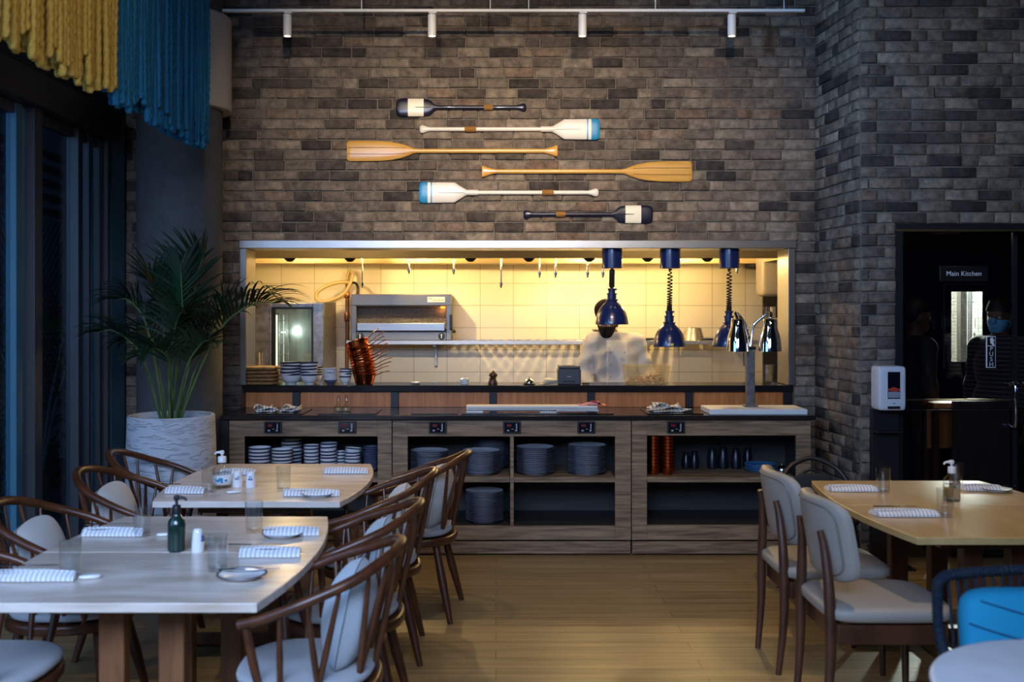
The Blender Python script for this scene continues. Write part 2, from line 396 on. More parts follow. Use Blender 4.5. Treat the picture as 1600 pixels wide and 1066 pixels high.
        for j in range(nv):
            A, B = rings[j], rings[j+1]
            for k in range(nu):
                k2 = (k+1) % nu
                if len(A) == 1: fs.append(s.bm.faces.new((A[0], B[k2], B[k])))
                elif len(B) == 1: fs.append(s.bm.faces.new((A[k], A[k2], B[0])))
                else: fs.append(s.bm.faces.new((A[k], A[k2], B[k2], B[k])))
        return s._tag(vs, fs)
    def build(s, name, mats, parent=None, loc=(0, 0, 0), rot=(0, 0, 0), sharp=50, fix=True):
        if not isinstance(mats, (list, tuple)): mats = [mats]
        if fix: bmesh.ops.recalc_face_normals(s.bm, faces=s.bm.faces)
        if sharp is not None:
            ar = {}
            s.bm.normal_update(); s.bm.faces.index_update()
            area = [f.calc_area()+1e-12 for f in s.bm.faces]
            for e in s.bm.edges:
                if len(e.link_faces) == 2:
                    a = e.calc_face_angle(0.); p, q = area[e.link_faces[0].index], area[e.link_faces[1].index]
                    e.smooth = not (a > R(sharp) or (a > .2 and max(p, q) > 7*min(p, q)))
        for f in s.bm.faces: f.smooth = sharp is None or any(e.smooth or len(e.link_faces) < 2 for e in f.edges)
        me = bpy.data.meshes.new(name); s.bm.to_mesh(me); s.bm.free()
        for m in mats: me.materials.append(M[m] if isinstance(m, str) else m)
        return link(name, me, parent, loc, rot, None, False)
def link(name, me, parent=None, loc=(0, 0, 0), rot=(0, 0, 0), sharp=35, smooth=True):
    if len(me.polygons) and smooth:
        me.polygons.foreach_set('use_smooth', [True]*len(me.polygons))
        if sharp is not None: me.set_sharp_from_angle(angle=R(sharp))
    me.update()
    o = bpy.data.objects.new(name, me); COL.objects.link(o)
    o.location = loc; o.rotation_euler = rot
    if parent: o.parent = parent
    return o
def tag(o, label=None, cat=None, group=None, kind=None):
    if label: o['label'] = label
    if cat: o['category'] = cat
    if group: o['group'] = group
    if kind: o['kind'] = kind
    return o
def thing(name, label, cat, loc=(0, 0, 0), rz=0., group=None, rot=None):
    o = bpy.data.objects.new(name, None); COL.objects.link(o); o.empty_display_size = .1
    o.location = loc; o.rotation_euler = rot if rot is not None else (0, 0, rz)
    return tag(o, label, cat, group)
def kids(o): return [c for c in o.children]
def copy_tree(o, parent=None):
    ks = [c for c in COL.objects if c.parent == o]
    c = o.copy(); COL.objects.link(c)
    if parent is not None: c.parent = parent
    for k in ks: copy_tree(k, c)
    return c
def dup(o, loc, rz=None, label=None, group=None, rot=None):
    c = copy_tree(o); c.location = loc
    if rot is not None: c.rotation_euler = rot
    elif rz is not None: c.rotation_euler = (0, 0, rz)
    if label: c['label'] = label
    if group: c['group'] = group
    return c
def struct(o, label=None, cat=None):
    return tag(o, label, cat, None, 'structure')
def text(name, body, size, m, parent, loc, rot=(PI/2, 0, 0), align='CENTER', space=1.):
    cu = bpy.data.curves.new(name, 'FONT'); cu.body = body; cu.size = size; cu.extrude = .0004
    cu.align_x = align; cu.align_y = 'CENTER'; cu.space_character = space; cu.space_line = .95
    cu.materials.append(M[m])
    tmp = bpy.data.objects.new(name+'_curve', cu); COL.objects.link(tmp)
    me = bpy.data.meshes.new_from_object(tmp.evaluated_get(bpy.context.evaluated_depsgraph_get()))
    bpy.data.objects.remove(tmp); me.name = name
    return link(name, me, parent, loc, rot, None)

# ------------------------------------------------------------------ signed-distance bodies (one continuous surface)
def sdf_mesh(prims, res=.008, k=.03, cuts=None, off=0., fold=0.):
    lo = np.array([1e9]*3); hi = -lo
    for p in prims:
        if p[0] == 'c':
            for q in (p[1], p[2]):
                lo = np.minimum(lo, np.array(q)-max(p[3], p[4])); hi = np.maximum(hi, np.array(q)+max(p[3], p[4]))
        else:
            lo = np.minimum(lo, np.array(p[1])-np.array(p[2])); hi = np.maximum(hi, np.array(p[1])+np.array(p[2]))
    lo -= .03+off; hi += .03+off
    n = np.ceil((hi-lo)/res).astype(int)+1
    ax = [lo[i]+res*np.arange(n[i]) for i in range(3)]
    D = np.full(n, 1.0, dtype=np.float32)
    for p in prims:
        if p[0] == 'c':
            a, b = np.array(p[1], float), np.array(p[2], float); m = max(p[3], p[4])
            l_, h_ = np.minimum(a, b)-m, np.maximum(a, b)+m
        else:
            l_, h_ = np.array(p[1])-np.array(p[2]), np.array(p[1])+np.array(p[2])
        i0 = np.clip(((l_-.06-lo)/res).astype(int), 0, n); i1 = np.clip(((h_+.06-lo)/res).astype(int)+2, 0, n)
        sl = tuple(slice(i0[i], i1[i]) for i in range(3))
        X, Y, Z = np.meshgrid(*[ax[i][sl[i]] for i in range(3)], indexing='ij')
        if p[0] == 'c':
            ab = b-a; L = float(ab @ ab)+1e-12
            t = np.clip(((X-a[0])*ab[0]+(Y-a[1])*ab[1]+(Z-a[2])*ab[2])/L, 0, 1)
            d = np.sqrt((X-a[0]-t*ab[0])**2+(Y-a[1]-t*ab[1])**2+(Z-a[2]-t*ab[2])**2)-(p[3]+(p[4]-p[3])*t)
        else:
            c, r = np.array(p[1], float), np.array(p[2], float)
            q = np.sqrt(((X-c[0])/r[0])**2+((Y-c[1])/r[1])**2+((Z-c[2])/r[2])**2)
            q2 = np.sqrt(((X-c[0])/r[0]**2)**2+((Y-c[1])/r[1]**2)**2+((Z-c[2])/r[2]**2)**2)+1e-9
            d = q*(q-1)/q2
        kk = p[5] if (p[0] == 'c' and len(p) == 6) else (p[3] if (p[0] == 'e' and len(p) == 4) else k)
        old = D[sl]; hh = np.maximum(kk-np.abs(old-d), 0)/kk
        D[sl] = np.minimum(old, d)-hh*hh*kk*.25
    D -= off
    if fold:
        X, Y, Z = np.meshgrid(*ax, indexing='ij')
        D += fold*(np.sin(34*Z+14*np.abs(X)+2.2*np.sin(11*X+5*Y))*np.sin(9*X+6*Z)+.6*np.sin(61*Z-23*X+2*np.sin(8*Z)))
    if cuts:
        X, Y, Z = np.meshgrid(*ax, indexing='ij')
        D = np.maximum(D, cuts(X, Y, Z))
    ins = D < 0
    c8 = [(a, b, c) for a in (0, 1) for b in (0, 1) for c in (0, 1)]
    sh = tuple(x-1 for x in n)
    cnt = np.zeros(sh, int); 
    for a, b, c in c8: cnt += ins[a:a+sh[0], b:b+sh[1], c:c+sh[2]]
    act = (cnt > 0) & (cnt < 8)
    idx = -np.ones(sh, int); cells = np.argwhere(act); idx[act] = np.arange(len(cells))
    acc = np.zeros((len(cells), 3)); w = np.zeros(len(cells))
    for a in c8:
        for axn in range(3):
            if a[axn]: continue
            b = list(a); b[axn] = 1
            da = D[cells[:, 0]+a[0], cells[:, 1]+a[1], cells[:, 2]+a[2]]; db = D[cells[:, 0]+b[0], cells[:, 1]+b[1], cells[:, 2]+b[2]]
            x = (da < 0) != (db < 0); t = np.where(x, da/np.where(x, da-db, 1), 0)
            pt = np.tile(np.array(a, float), (len(cells), 1)); pt[:, axn] = t
            acc[x] += pt[x]; w[x] += 1
    V = lo+res*(cells+acc/w[:, None])
    F = []
    for axn in range(3):
        s0 = [slice(1, None)]*3; o = [x for x in range(3) if x != axn]
        A = ins; Bi = np.roll(ins, -1, axn)
        e = np.argwhere(A != Bi)
        e = e[(e[:, axn] < n[axn]-1)]
        for q in o: e = e[(e[:, q] > 0) & (e[:, q] < n[q]-1)]
        def g(d0, d1):
            t = e.copy(); t[:, o[0]] -= d0; t[:, o[1]] -= d1; return idx[t[:, 0], t[:, 1], t[:, 2]]
        q4 = np.stack([g(0, 0), g(1, 0), g(1, 1), g(0, 1)], 1)
        flip = A[e[:, 0], e[:, 1], e[:, 2]]
        if axn == 1: flip = ~flip
        q4[~flip] = q4[~flip][:, ::-1]
        F += q4.tolist()
    return V, F
def sdf_obj(name, prims, m, parent=None, res=.008, k=.03, cuts=None, off=0., fold=0.):
    V, F = sdf_mesh(prims, res, k, cuts, off, fold)
    me = bpy.data.meshes.new(name); me.from_pydata(V.tolist(), [], F); me.update()
    bm = bmesh.new(); bm.from_mesh(me); bmesh.ops.recalc_face_normals(bm, faces=bm.faces); bm.to_mesh(me); bm.free()
    me.materials.append(M[m])
    return link(name, me, parent, sharp=60)
# ================================================================== THE SETTING
YW = 7.41; YP = 6.68
PITCH = .0743; Z0 = .049-PITCH
def brick_wall(name, o, u, n, length, height, hole=None, quoin0=False, seed=1, depth=.25):
    """wall of modelled bricks; o origin at floor, u along, n outwards (towards the room)"""
    rnd = random.Random(seed); o = Vector(o); u = Vector(u).normalized(); n = Vector(n).normalized(); z = Vector((0, 0, 1))
    V = []; F = []; tone = []; mi = []
    def P(a, h, d): return o+u*a+z*h+n*d
    def quad(pts, t, m):
        i = len(V); V.extend(pts); F.append((i, i+1, i+2, i+3)); tone.append(t); mi.append(m)
    # mortar body
    rects = [(0, length, 0, height)]
    if hole:
        a0, a1, h0, h1 = hole; rects = []
        if a0 > 0: rects.append((0, a0, 0, height))
        if a1 < length: rects.append((a1, length, 0, height))
        rects.append((a0, a1, h1, height))
        if h0 > 0: rects.append((a0, a1, 0, h0))
    for a0, a1, h0, h1 in rects:
        q = [P(a, h, d) for d in (0, -depth) for a, h in ((a0, h0), (a1, h0), (a1, h1), (a0, h1))]
        for f in ((0, 1, 2, 3), (7, 6, 5, 4), (4, 5, 1, 0), (5, 6, 2, 1), (6, 7, 3, 2), (7, 4, 0, 3)):
            quad([q[i] for i in f], .5, 1)
    g = .009; row = 0; h = Z0
    while h < height:
        segs = [(0., length)]
        hb, ht = max(h, 0.)+g*.5, min(h+PITCH, height)-g*.5
        if hole and ht > hole[2] and hb < hole[3]:
            if hb < hole[3] < ht and hole[3]-hb < .02: hb = hole[3]
            elif hb < hole[2] < ht: ht = hole[2]
            elif hb < hole[3] < ht: hb = hole[3]
            else: segs = [(0., hole[0]), (hole[1], length)]
        if ht-hb > .012:
            for s0, s1 in segs:
                if s1-s0 < .02: continue
                a = s0-(0 if quoin0 and row % 2 == 0 else rnd.choice((0., .06, .11, .165))) if s0 == 0 else s0
                first = True
                while a < s1-.015:
                    w = rnd.choice((.218, .218, .222, .214, .107, .225)) if not (quoin0 and first) else (.218 if row % 2 else .107)
                    first = False
                    b = min(a+w, s1)
                    if s1-b < .05: b = s1
                    x0, x1 = max(a, s0)+g*.5, b-(g*.5 if b < s1 else 0)
                    if x1-x0 > .015:
                        j = lambda s=.0018: rnd.uniform(-s, s)
                        d = .015+rnd.uniform(-.004, .004); t = min(1, max(0, rnd.gauss(.56, .18)))
                        if rnd.random() < .18: t = rnd.uniform(.05, .30)
                        if rnd.random() < .04: t = rnd.uniform(.92, 1)
                        c = .0065
                        x0s, x1s, h0s, h1s = x0+j(), x1+j(), hb+j(), ht+j()
                        back = [P(x, y, -.004) for x, y in ((x0, hb), (x1, hb), (x1, ht), (x0, ht))]
                        xm = (x0+x1)/2
                        mid = [P(x+j(), y+j(), d-c) for x, y in ((x0s, h0s), (xm, h0s+j()), (x1s, h0s), (x1s, h1s), (xm, h1s+j()), (x0s, h1s))]
                        fr = [P(x+j(), y+j(), d+j(.0014)) for x, y in ((x0s+c, h0s+c), (xm, h0s+c), (x1s-c, h0s+c), (x1s-c, h1s-c), (xm, h1s-c), (x0s+c, h1s-c))]
                        i = len(V); V.extend(back+mid+fr)
                        B = [i, i+1, i+2, i+3]; Mi = [i+4+q for q in range(6)]; Fr = [i+10+q for q in range(6)]
                        fs = [(B[0], B[1], Mi[2], Mi[1], Mi[0]), (B[1], B[2], Mi[3], Mi[2]), (B[2], B[3], Mi[5], Mi[4], Mi[3]), (B[3], B[0], Mi[0], Mi[5]),
                              (Fr[0], Fr[1], Fr[4], Fr[5]), (Fr[1], Fr[2], Fr[3], Fr[4])]
                        fs += [(Mi[q], Mi[(q+1) % 6], Fr[(q+1) % 6], Fr[q]) for q in range(6)]
                        F.extend(fs); tone.extend([t]*len(fs)); mi.extend([0]*len(fs))
                    a = b
        h += PITCH; row += 1
    me = bpy.data.meshes.new(name); me.from_pydata([tuple(v) for v in V], [], F); me.update()
    me.materials.append(M['brick']); me.materials.append(M['mortar'])
    me.polygons.foreach_set('material_index', mi)
    a = me.attributes.new('tone', 'FLOAT', 'FACE'); a.data.foreach_set('value', tone)
    bm = bmesh.new(); bm.from_mesh(me); bmesh.ops.recalc_face_normals(bm, faces=bm.faces); bm.to_mesh(me); bm.free()
    o_ = link(name, me, sharp=50)
    return o_
CEIL = 4.02
XL = -2.68
HX0, HX1, HZ1 = -1.84, 2.152, 2.139           # kitchen opening
struct(brick_wall('wall_back', (XL, YW, 0), (1, 0, 0), (0, -1, 0), 2.316-XL, CEIL, (HX0-XL, HX1-XL, .0, HZ1), seed=3), 'grey brick wall with six oars above a long kitchen opening', 'wall')
rv = Vector((2.376-2.316, YP-YW, 0))
struct(brick_wall('wall_return', (2.376, YP, 0), (2.316-2.376, YW-YP, 0), (-1, -.08, 0), rv.length-.002, CEIL, quoin0=True, seed=5, depth=.045), 'short brick return wall at the right end of the oar wall', 'wall')
DX0, DZ1 = 2.60, 2.205
struct(brick_wall('wall_right', (2.376, YP, 0), (1, 0, 0), (0, -1, 0), 2.75, CEIL, (DX0-2.376, 2.75, 0, DZ1), quoin0=True, seed=8, depth=.12), 'grey brick wall around the dark kitchen door on the right', 'wall')
struct(MB().box(-2.9, 5.2, -2.6, 7.3, -.06, 0).build('floor', 'floor'), 'oak plank floor of the dining room', 'floor')
struct(MB().box(-2.9, 5.2, -2.6, 9.6, CEIL, CEIL+.05).build('ceiling', 'ceil'), 'dark ceiling of the dining room', 'ceiling')
# kitchen shell
struct(MB().box(-2.5, 2.447, 9.41, 9.5, 0, 2.75).build('wall_kitchen', 'tile', sharp=None), 'back wall of the kitchen with large cream tiles', 'wall')
struct(MB().box(-2.6, -2.5, 7.67, 9.5, 0, 2.75).build('wall_kitchen_left', 'plaster'), 'left wall of the kitchen', 'wall')
struct(MB().box(2.96, 3.04, 7.82, 10.6, 0, 2.75).build('wall_kitchen_right', 'plaster'), 'right wall of the kitchen', 'wall')
struct(MB().box(2.447, 2.96, 10.5, 10.6, 0, 2.75).build('wall_kitchen_far', 'mauve'), 'far wall of the kitchen passage', 'wall')
struct(MB().box(-2.6, 3.28, 7.67, 10.6, 2.75, 2.8).build('ceiling_kitchen', 'plaster'), 'kitchen ceiling', 'ceiling')
struct(MB().box(-2.6, 3.0, 7.31, 10.6, -.06, 0).build('floor_kitchen', 'kfloor'), 'kitchen floor', 'floor')
# steel lining of the opening
t = MB(); yf = 7.375
t.box(HX0-.012, HX1+.012, yf, 7.665, HZ1-.052, HZ1+.006, .003)
struct(t.build('trim_1', 'steel_trim'), 'brushed steel lintel across the top of the kitchen opening', 'trim')
t = MB(); t.box(HX0-.006, HX0+.040, yf, 7.665, 1.10, HZ1-.053, .003)
struct(t.build('trim_2', 'steel_trim'), 'brushed steel jamb at the left end of the kitchen opening', 'trim')
t = MB(); t.box(HX1-.046, HX1+.004, yf, 7.665, 1.10, HZ1-.053, .003)
struct(t.build('trim_3', 'steel_trim'), 'brushed steel jamb at the right end of the kitchen opening', 'trim')
# wall between kitchen opening reveals and the kitchen (thin lining above)
# ------------------------------------------------------------ left glazed wall
xw = XL
w = MB(); w.box(xw-.25, xw, -2.6, 7.66, 2.99, CEIL); w.box(xw-.25, xw, 7.10, 7.66, 0, 2.99)
struct(w.build('wall_left', 'wall_dark'), 'dark wall over the tall windows on the left', 'wall')
struct(MB().box(xw-.16, xw+.10, -2.6, 7.08, 2.80, 2.99, .006).build('trim_4', 'frame_brown'), 'dark beam over the tall left windows', 'trim')
struct(MB().box(xw-.02, xw+.018, 7.09, 7.345, 0, 2.985, .003).build('trim_5', 'teal_panel'), 'blue grey end panel beside the tall left windows', 'trim')
posts = [(-.3, .07, .09, 'frame_al'), (1.7, .07, .09, 'frame_al'), (3.7, .07, .09, 'frame_al'), (5.70, .08, .06, 'teal_panel'), (5.84, .10, .10, 'frame_al'), (6.50, .07, .08, 'frame_al'), (6.72, .03, .06, 'frame_al'), (6.79, .03, .05, 'teal_panel'), (6.90, .03, .06, 'frame_al'), (6.99, .04, .08, 'frame_al')]
for i, (y, wd, dp, m) in enumerate(posts):
    struct(MB().box(xw-.05, xw-.05+dp, y, y+wd, 0, 2.80, .004).build('trim_%d' % (i+6), m), 'upright of the left window wall, '+['tenth', 'ninth', 'eighth', 'seventh', 'sixth', 'fifth', 'fourth', 'third', 'second', 'first'][i]+' from the column', 'trim')
edges = [(-.23, 1.7), (1.77, 3.7), (3.77, 5.70), (5.94, 6.50), (6.57, 6.72), (6.82, 6.90)]
for i, (a, b) in enumerate(edges):
    f = MB(); f.box(xw-.05, xw+.0, a, b, 0, .07, .003); f.box(xw-.05, xw+.0, a, b, 2.74, 2.80, .003)
    win = struct(f.build('window_%d' % (i+1), 'frame_al'), 'tall floor length window, '+['sixth', 'fifth', 'fourth', 'third', 'second', 'first'][i]+' from the column', 'window')
    MB().box(xw-.032, xw-.024, a, b, .07, 2.74).build('pane', 'pane', win)
# outside
struct(MB().box(-9, xw-.05, -4, 13, -.12, -.06).build('floor_terrace', 'outside'), 'dark paving outside the windows', 'ground')
def trellis(x, y0, y1, label):
    t = thing('trellis_screen', label, 'trellis', (x, (y0+y1)/2, -.06)); L = y1-y0
    f = MB()
    for y in (-L/2, L/2-.09): f.box(-.05, .05, y, y+.09, 0, 3.6, .005)
    f.build('post', 'outwood', t)
    f = MB()
    z = 2.75
    while z < 3.5: f.box(-.02, .02, -L/2+.09, L/2-.09, z, z+.085, .004); z += .16
    f.build('slat', 'outwood', t)
    f = MB(); st = .12; k = -L
    zz0, zz1 = .6, 2.7
    while k < L:
        for sg in (1, -1):
            a, b = k, k+(zz1-zz0)
            pts = []
            for q in range(41):
                yy = a+(b-a)*q/40; z = zz0+(zz1-zz0)*q/40
                if abs(yy) < L/2-.09: pts.append((.008*sg, sg*yy, z))
            if len(pts) > 1: f.tube([pts[0], pts[-1]], .013, 4)
        k += st
    f.build('lattice', 'outwood', t)
trellis(-5.0, 10.0, 11.9, 'grey wooden lattice screen outside the window')
trellis(-4.4, 11.6, 12.7, 'narrow grey slatted screen farther along the terrace')
def bush(x, y, r, h, label, n=700, seed=1, name='garden_shrub', m='hedge', ls=.05, box=None):
    rnd = random.Random(seed); t = thing(name, label, 'plant', (x, y, -.06 if x < -2.7 else 0))
    V = []; F = []
    for i in range(n):
        if box: p = Vector((rnd.uniform(-box[0], box[0]), rnd.uniform(-box[1], box[1]), rnd.uniform(.02, h)))
        else:
            a = rnd.uniform(0, 2*PI); q = rnd.uniform(.5, 1)**.5; zz = rnd.random()
            rr = r*q*math.sin(PI*(.12+.83*zz))**.6; p = Vector((math.cos(a)*rr, math.sin(a)*rr, .1+zz*(h-.1)))
        q = Euler((rnd.uniform(-1, 1), rnd.uniform(-1, 1), rnd.uniform(0, 6.3))).to_matrix(); s = ls*rnd.uniform(.7, 1.3); i0 = len(V)
        V += [tuple(p+q @ Vector(v)) for v in ((-s, 0, 0), (0, -s*.42, s*.12), (s, 0, 0), (0, s*.42, s*.12))]
        F.append((i0, i0+1, i0+2, i0+3))
    me = bpy.data.meshes.new('foliage'); me.from_pydata(V, [], F); me.materials.append(M[m]); link('foliage', me, t, sharp=None)
    s = MB()
    for k in range(5):
        a = k*1.3; s.tube([(0, 0, 0), (.3*(box[0] if box else r)*math.cos(a), .3*(box[1] if box else r)*math.sin(a), h*.5), (.6*(box[0] if box else r)*math.cos(a), .6*(box[1] if box else r)*math.sin(a), h*.85)], [.02, .015, .006], 6)
    s.build('branches', 'outwood', t)
    return t
bush(-4.3, 9.6, .6, 1.7, 'leafy shrub outside beside the lattice screen', seed=2)
bush(-4.0, 7.6, .5, 1.5, 'dark shrub outside the nearest window pane', seed=3)
struct(MB().box(-8.6, -8.5, -4, 13, -.06, 3.4).build('wall_terrace', 'outwood'), 'dark wall at the far side of the terrace', 'wall')

# round column with its putty coloured sleeve
cx, cy = -2.13, 6.90
struct(MB().lathe([(.278, 0), (.278, CEIL-.01)], 64, (cx, cy, 0)).build('column', 'column'), 'round grey plaster column in the left corner', 'column')
sl = MB(); sl.lathe([(.282, 2.985), (.334, 2.985), (.340, 2.995), (.340, 3.60), (.334, 3.612), (.282, 3.612)], 64, (cx, cy, 0))
struct(sl.build('trim_20', 'sleeve'), 'putty coloured sleeve around the top of the column', 'trim')

# ------------------------------------------------------------ right door recess
GY = 6.76; VX0, VX1, VY = 2.60, 5.1, 7.75
wx0, wx1 = (1482-775)*VY/1600, (1530-775)*VY/1600; wz0, wz1 = H-(565-485)*VY/1600, H-(456-485)*VY/1600
struct(MB().box(VX0-.02, wx0, VY, VY+.06, 0, 2.3).box(wx1, VX1, VY, VY+.06, 0, 2.3).box(wx0, wx1, VY, VY+.06, 0, wz0).box(wx0, wx1, VY, VY+.06, wz1, 2.3).box(2.42, 2.60, 6.81, VY+.06, 0, 2.3).build('wall_vestibule', 'navy_door'), 'dark navy wall behind the glass door', 'wall')
struct(MB().box(2.42, VX1, 6.81, VY+.06, 2.3, 2.36).build('ceiling_vestibule', 'ceil'), 'dark ceiling behind the glass door', 'ceiling')
struct(MB().box(2.42, VX1, 7.3, 9.6, -.06, -.001).build('floor_vestibule', 'kfloor'), 'dark floor behind the glass door', 'floor')
f = MB(); f.box(DX0, VX1, YP-.01, 6.80, DZ1-.035, DZ1, .003); f.box(DX0, DX0+.055, YP-.006, 6.80, 0, DZ1-.035, .003)
dr = struct(f.build('door_1', 'black_metal'), 'dark glass double door of the main kitchen in a black frame', 'door')
MB().box(DX0, VX1, YP-.018, YP-.012, DZ1-.052, DZ1-.036).build('head_strip', 'brass', dr)
MB().box(DX0+.056, VX1, GY-.004, GY+.004, .01, DZ1-.053).build('door_pane', 'door_pane', dr)
f = MB(); f.box(DX0+.058, 3.40, GY-.014, GY-.0045, 1.046, 1.054); f.build('push_rail', 'brass', dr)
f = MB(); f.box(3.405, 3.435, GY-.014, GY+.006, 0.02, DZ1-.053); f.build('meeting_stile', 'black_metal', dr)
f = MB(); f.box(DX0+.058, 3.40, GY-.008, GY-.0045, .98, .985); f.build('glass_joint', 'frame_brown', dr)
MB().box(3.02, 3.395, GY+.006, GY+.03, .02, 1.04).build('reflection_panel', 'brown_panel', dr)  # brown reflection low in the glass, built as a panel
for px in (1578, 1595):
    p = at(px, 630, GY); h = MB()
    z0, z1 = at(0, 668, GY).z, at(0, 597, GY).z
    h.tube(catmull([(p.x, GY-.005, z1-.02), (p.x, GY-.05, z1-.008), (p.x, GY-.075, z1-.04), (p.x, GY-.075, z0+.04), (p.x, GY-.05, z0+.008), (p.x, GY-.005, z0+.02)], 6), .0115, 10)
    h.build('pull_handle', 'chrome', dr)
# inner service door with its lit window
X = lambda px, Y: (px-775)*Y/1600
Z = lambda py, Y: H-(py-485)*Y/1600
ky = VY-.05
wx0, wx1, wz0, wz1 = X(1482, VY), X(1530, VY), Z(565, VY), Z(456, VY)
kx0, kx1 = X(1466, VY), X(1562, VY)
d = MB(); kz1 = Z(412, VY)
d.box(kx0, wx0, ky, VY-.002, 0, kz1); d.box(wx1, kx1, ky, VY-.002, 0, kz1); d.box(wx0, wx1, ky, VY-.002, 0, wz0); d.box(wx0, wx1, ky, VY-.002, wz1, kz1)
kd = struct(d.build('door_2', 'navy_door', sharp=35), 'navy service door with a lit vision window', 'door')
MB().box(wx0, wx1, ky+.012, ky+.016, wz0, wz1).build('vision_pane', 'pane', kd)
f = MB()
for i in range(1, 9): a = wx0+(wx1-wx0)*i/9; f.tube([(a, ky+.011, wz0), (a, ky+.011, wz1)], .0009, 4)
for i in range(1, 21): a = wz0+(wz1-wz0)*i/21; f.tube([(wx0, ky+.011, a), (wx1, ky+.011, a)], .0009, 4)
f.build('wire_grid', 'mosaic', kd)
f = MB(); z = Z(444, VY); f.box(X(1470, VY), X(1541, VY), ky-.006, ky-.001, z-.006, z+.004); f.build('top_bead', 'brass', kd)
f = MB(); f.box(X(1469, VY), X(1471.5, VY), ky-.006, ky-.001, Z(575, VY), z-.007); f.build('side_bead', 'frame_al', kd)
s_ = thing('door_sign', 'black sign reading Main Kitchen above the lit door window', 'sign', (X(1505.5, GY-.01), GY-.012, Z(428, GY)))
MB().box(-.158, .158, -.004, .006, -.050, .050, .002).build('sign_plate', 'sign_black', s_)
text('sign_lettering', 'Main Kitchen', .044, 'white_print', s_, (0, -.0045, 0))
s_ = thing('push_sign', 'black and white PUSH sign with a hand on the kitchen door', 'sign', (X(1548, GY-.01), GY-.012, Z(550, GY)))
MB().box(-.031, .031, -.004, .006, -.104, .104, .002).build('sign_plate', 'white_print', s_)
MB().box(-.026, .026, -.0052, -.0042, .043, .099).build('hand_field', 'sign_black', s_)
MB().box(-.026, .026, -.0052, -.0042, -.099, .038).build('word_field', 'sign_black', s_)
h_ = MB()
for a, l in ((-32, .022), (-16, .027), (0, .029), (16, .026), (52, .020)):
    c = Vector((.004, -.0058, .066)); e = c+Vector((math.sin(R(a)), 0, math.cos(R(a))))*l; h_.tube([c, e], [.005, .0036], 6, flat=1)
h_.squad((.004, -.0058, .066), (.012, .0016, .013), 1, 1, 14, 8); h_.tube([(.008, -.0058, .058), (.016, -.0058, .046)], .007, 6)
h_.build('hand_symbol', 'white_print', s_)
for i, ch in enumerate('PUSH'): text('letter', ch, .040, 'white_print', s_, (0, -.0058, .020-.034*i))
# corridor behind the vision window
struct(MB().box(2.9, 4.6, 9.2, 9.26, 0, 2.3).build('wall_corridor', 'white_tile'), 'white tiled corridor wall behind the service door', 'wall')
struct(MB().box(3.28, 3.32, 7.9, 9.2, 0, 2.3).build('wall_corridor_left', 'white_tile'), 'left wall of the tiled corridor', 'wall')
struct(MB().box(3.06, 4.6, 7.82, 9.26, 2.29, 2.33).build('ceiling_corridor', 'plaster'), 'ceiling of the tiled corridor', 'ceiling')
cl = MB(); cl.box(3.5, 4.4, 8.2, 8.9, 2.255, 2.2885)
tag(cl.build('corridor_light', 'corridor_light'), 'flat light panel in the tiled corridor behind the service door', 'light')
yq = 9.19
def board(name, px0, px1, py0, py1, m, label, cat='poster', th=.006):
    o = MB().box(X(px0, yq), X(px1, yq), yq-th, yq, Z(py1, yq), Z(py0, yq)).build(name, m)
    return tag(o, label, cat)
nb = thing('notice_board', 'white notice behind the door window with bold lettering at its top', 'sign', (X(1533, yq), yq-.004, Z(463, yq)))
MB().box(-.19, .12, -.003, .003, -.05, .09).build('sign_plate', 'white_print', nb)
text('sign_lettering', 'BEYOND\nPOINT', .052, 'paper_k', nb, (-.02, -.0036, .012))
board('wall_poster', 1523, 1536, 497, 512, 'poster', 'upper small dark poster seen through the door window')
board('wall_poster', 1521, 1534, 520, 533, 'poster', 'lower small dark poster seen through the door window')
board('wall_poster', 1497, 1503, 535, 550, 'sea_blue', 'small blue poster at the foot of the lit door window')
board('wall_poster', 1494, 1505, 556, 563, 'salmon', 'small orange notice under the blue poster behind the door window')
pt = MB().box(X(1499, 9.1), X(1507, 9.1), 8.95, 9.18, 0, 2.29, .004).build('trim_21', 'steel_dark'); struct(pt, 'grey post in the tiled corridor', 'trim')
pt = MB().box(X(1483, 9.1), X(1490, 9.1), 8.95, 9.18, 0, 2.29, .004).build('trim_22', 'frame_brown'); struct(pt, 'dark post in the tiled corridor', 'trim')
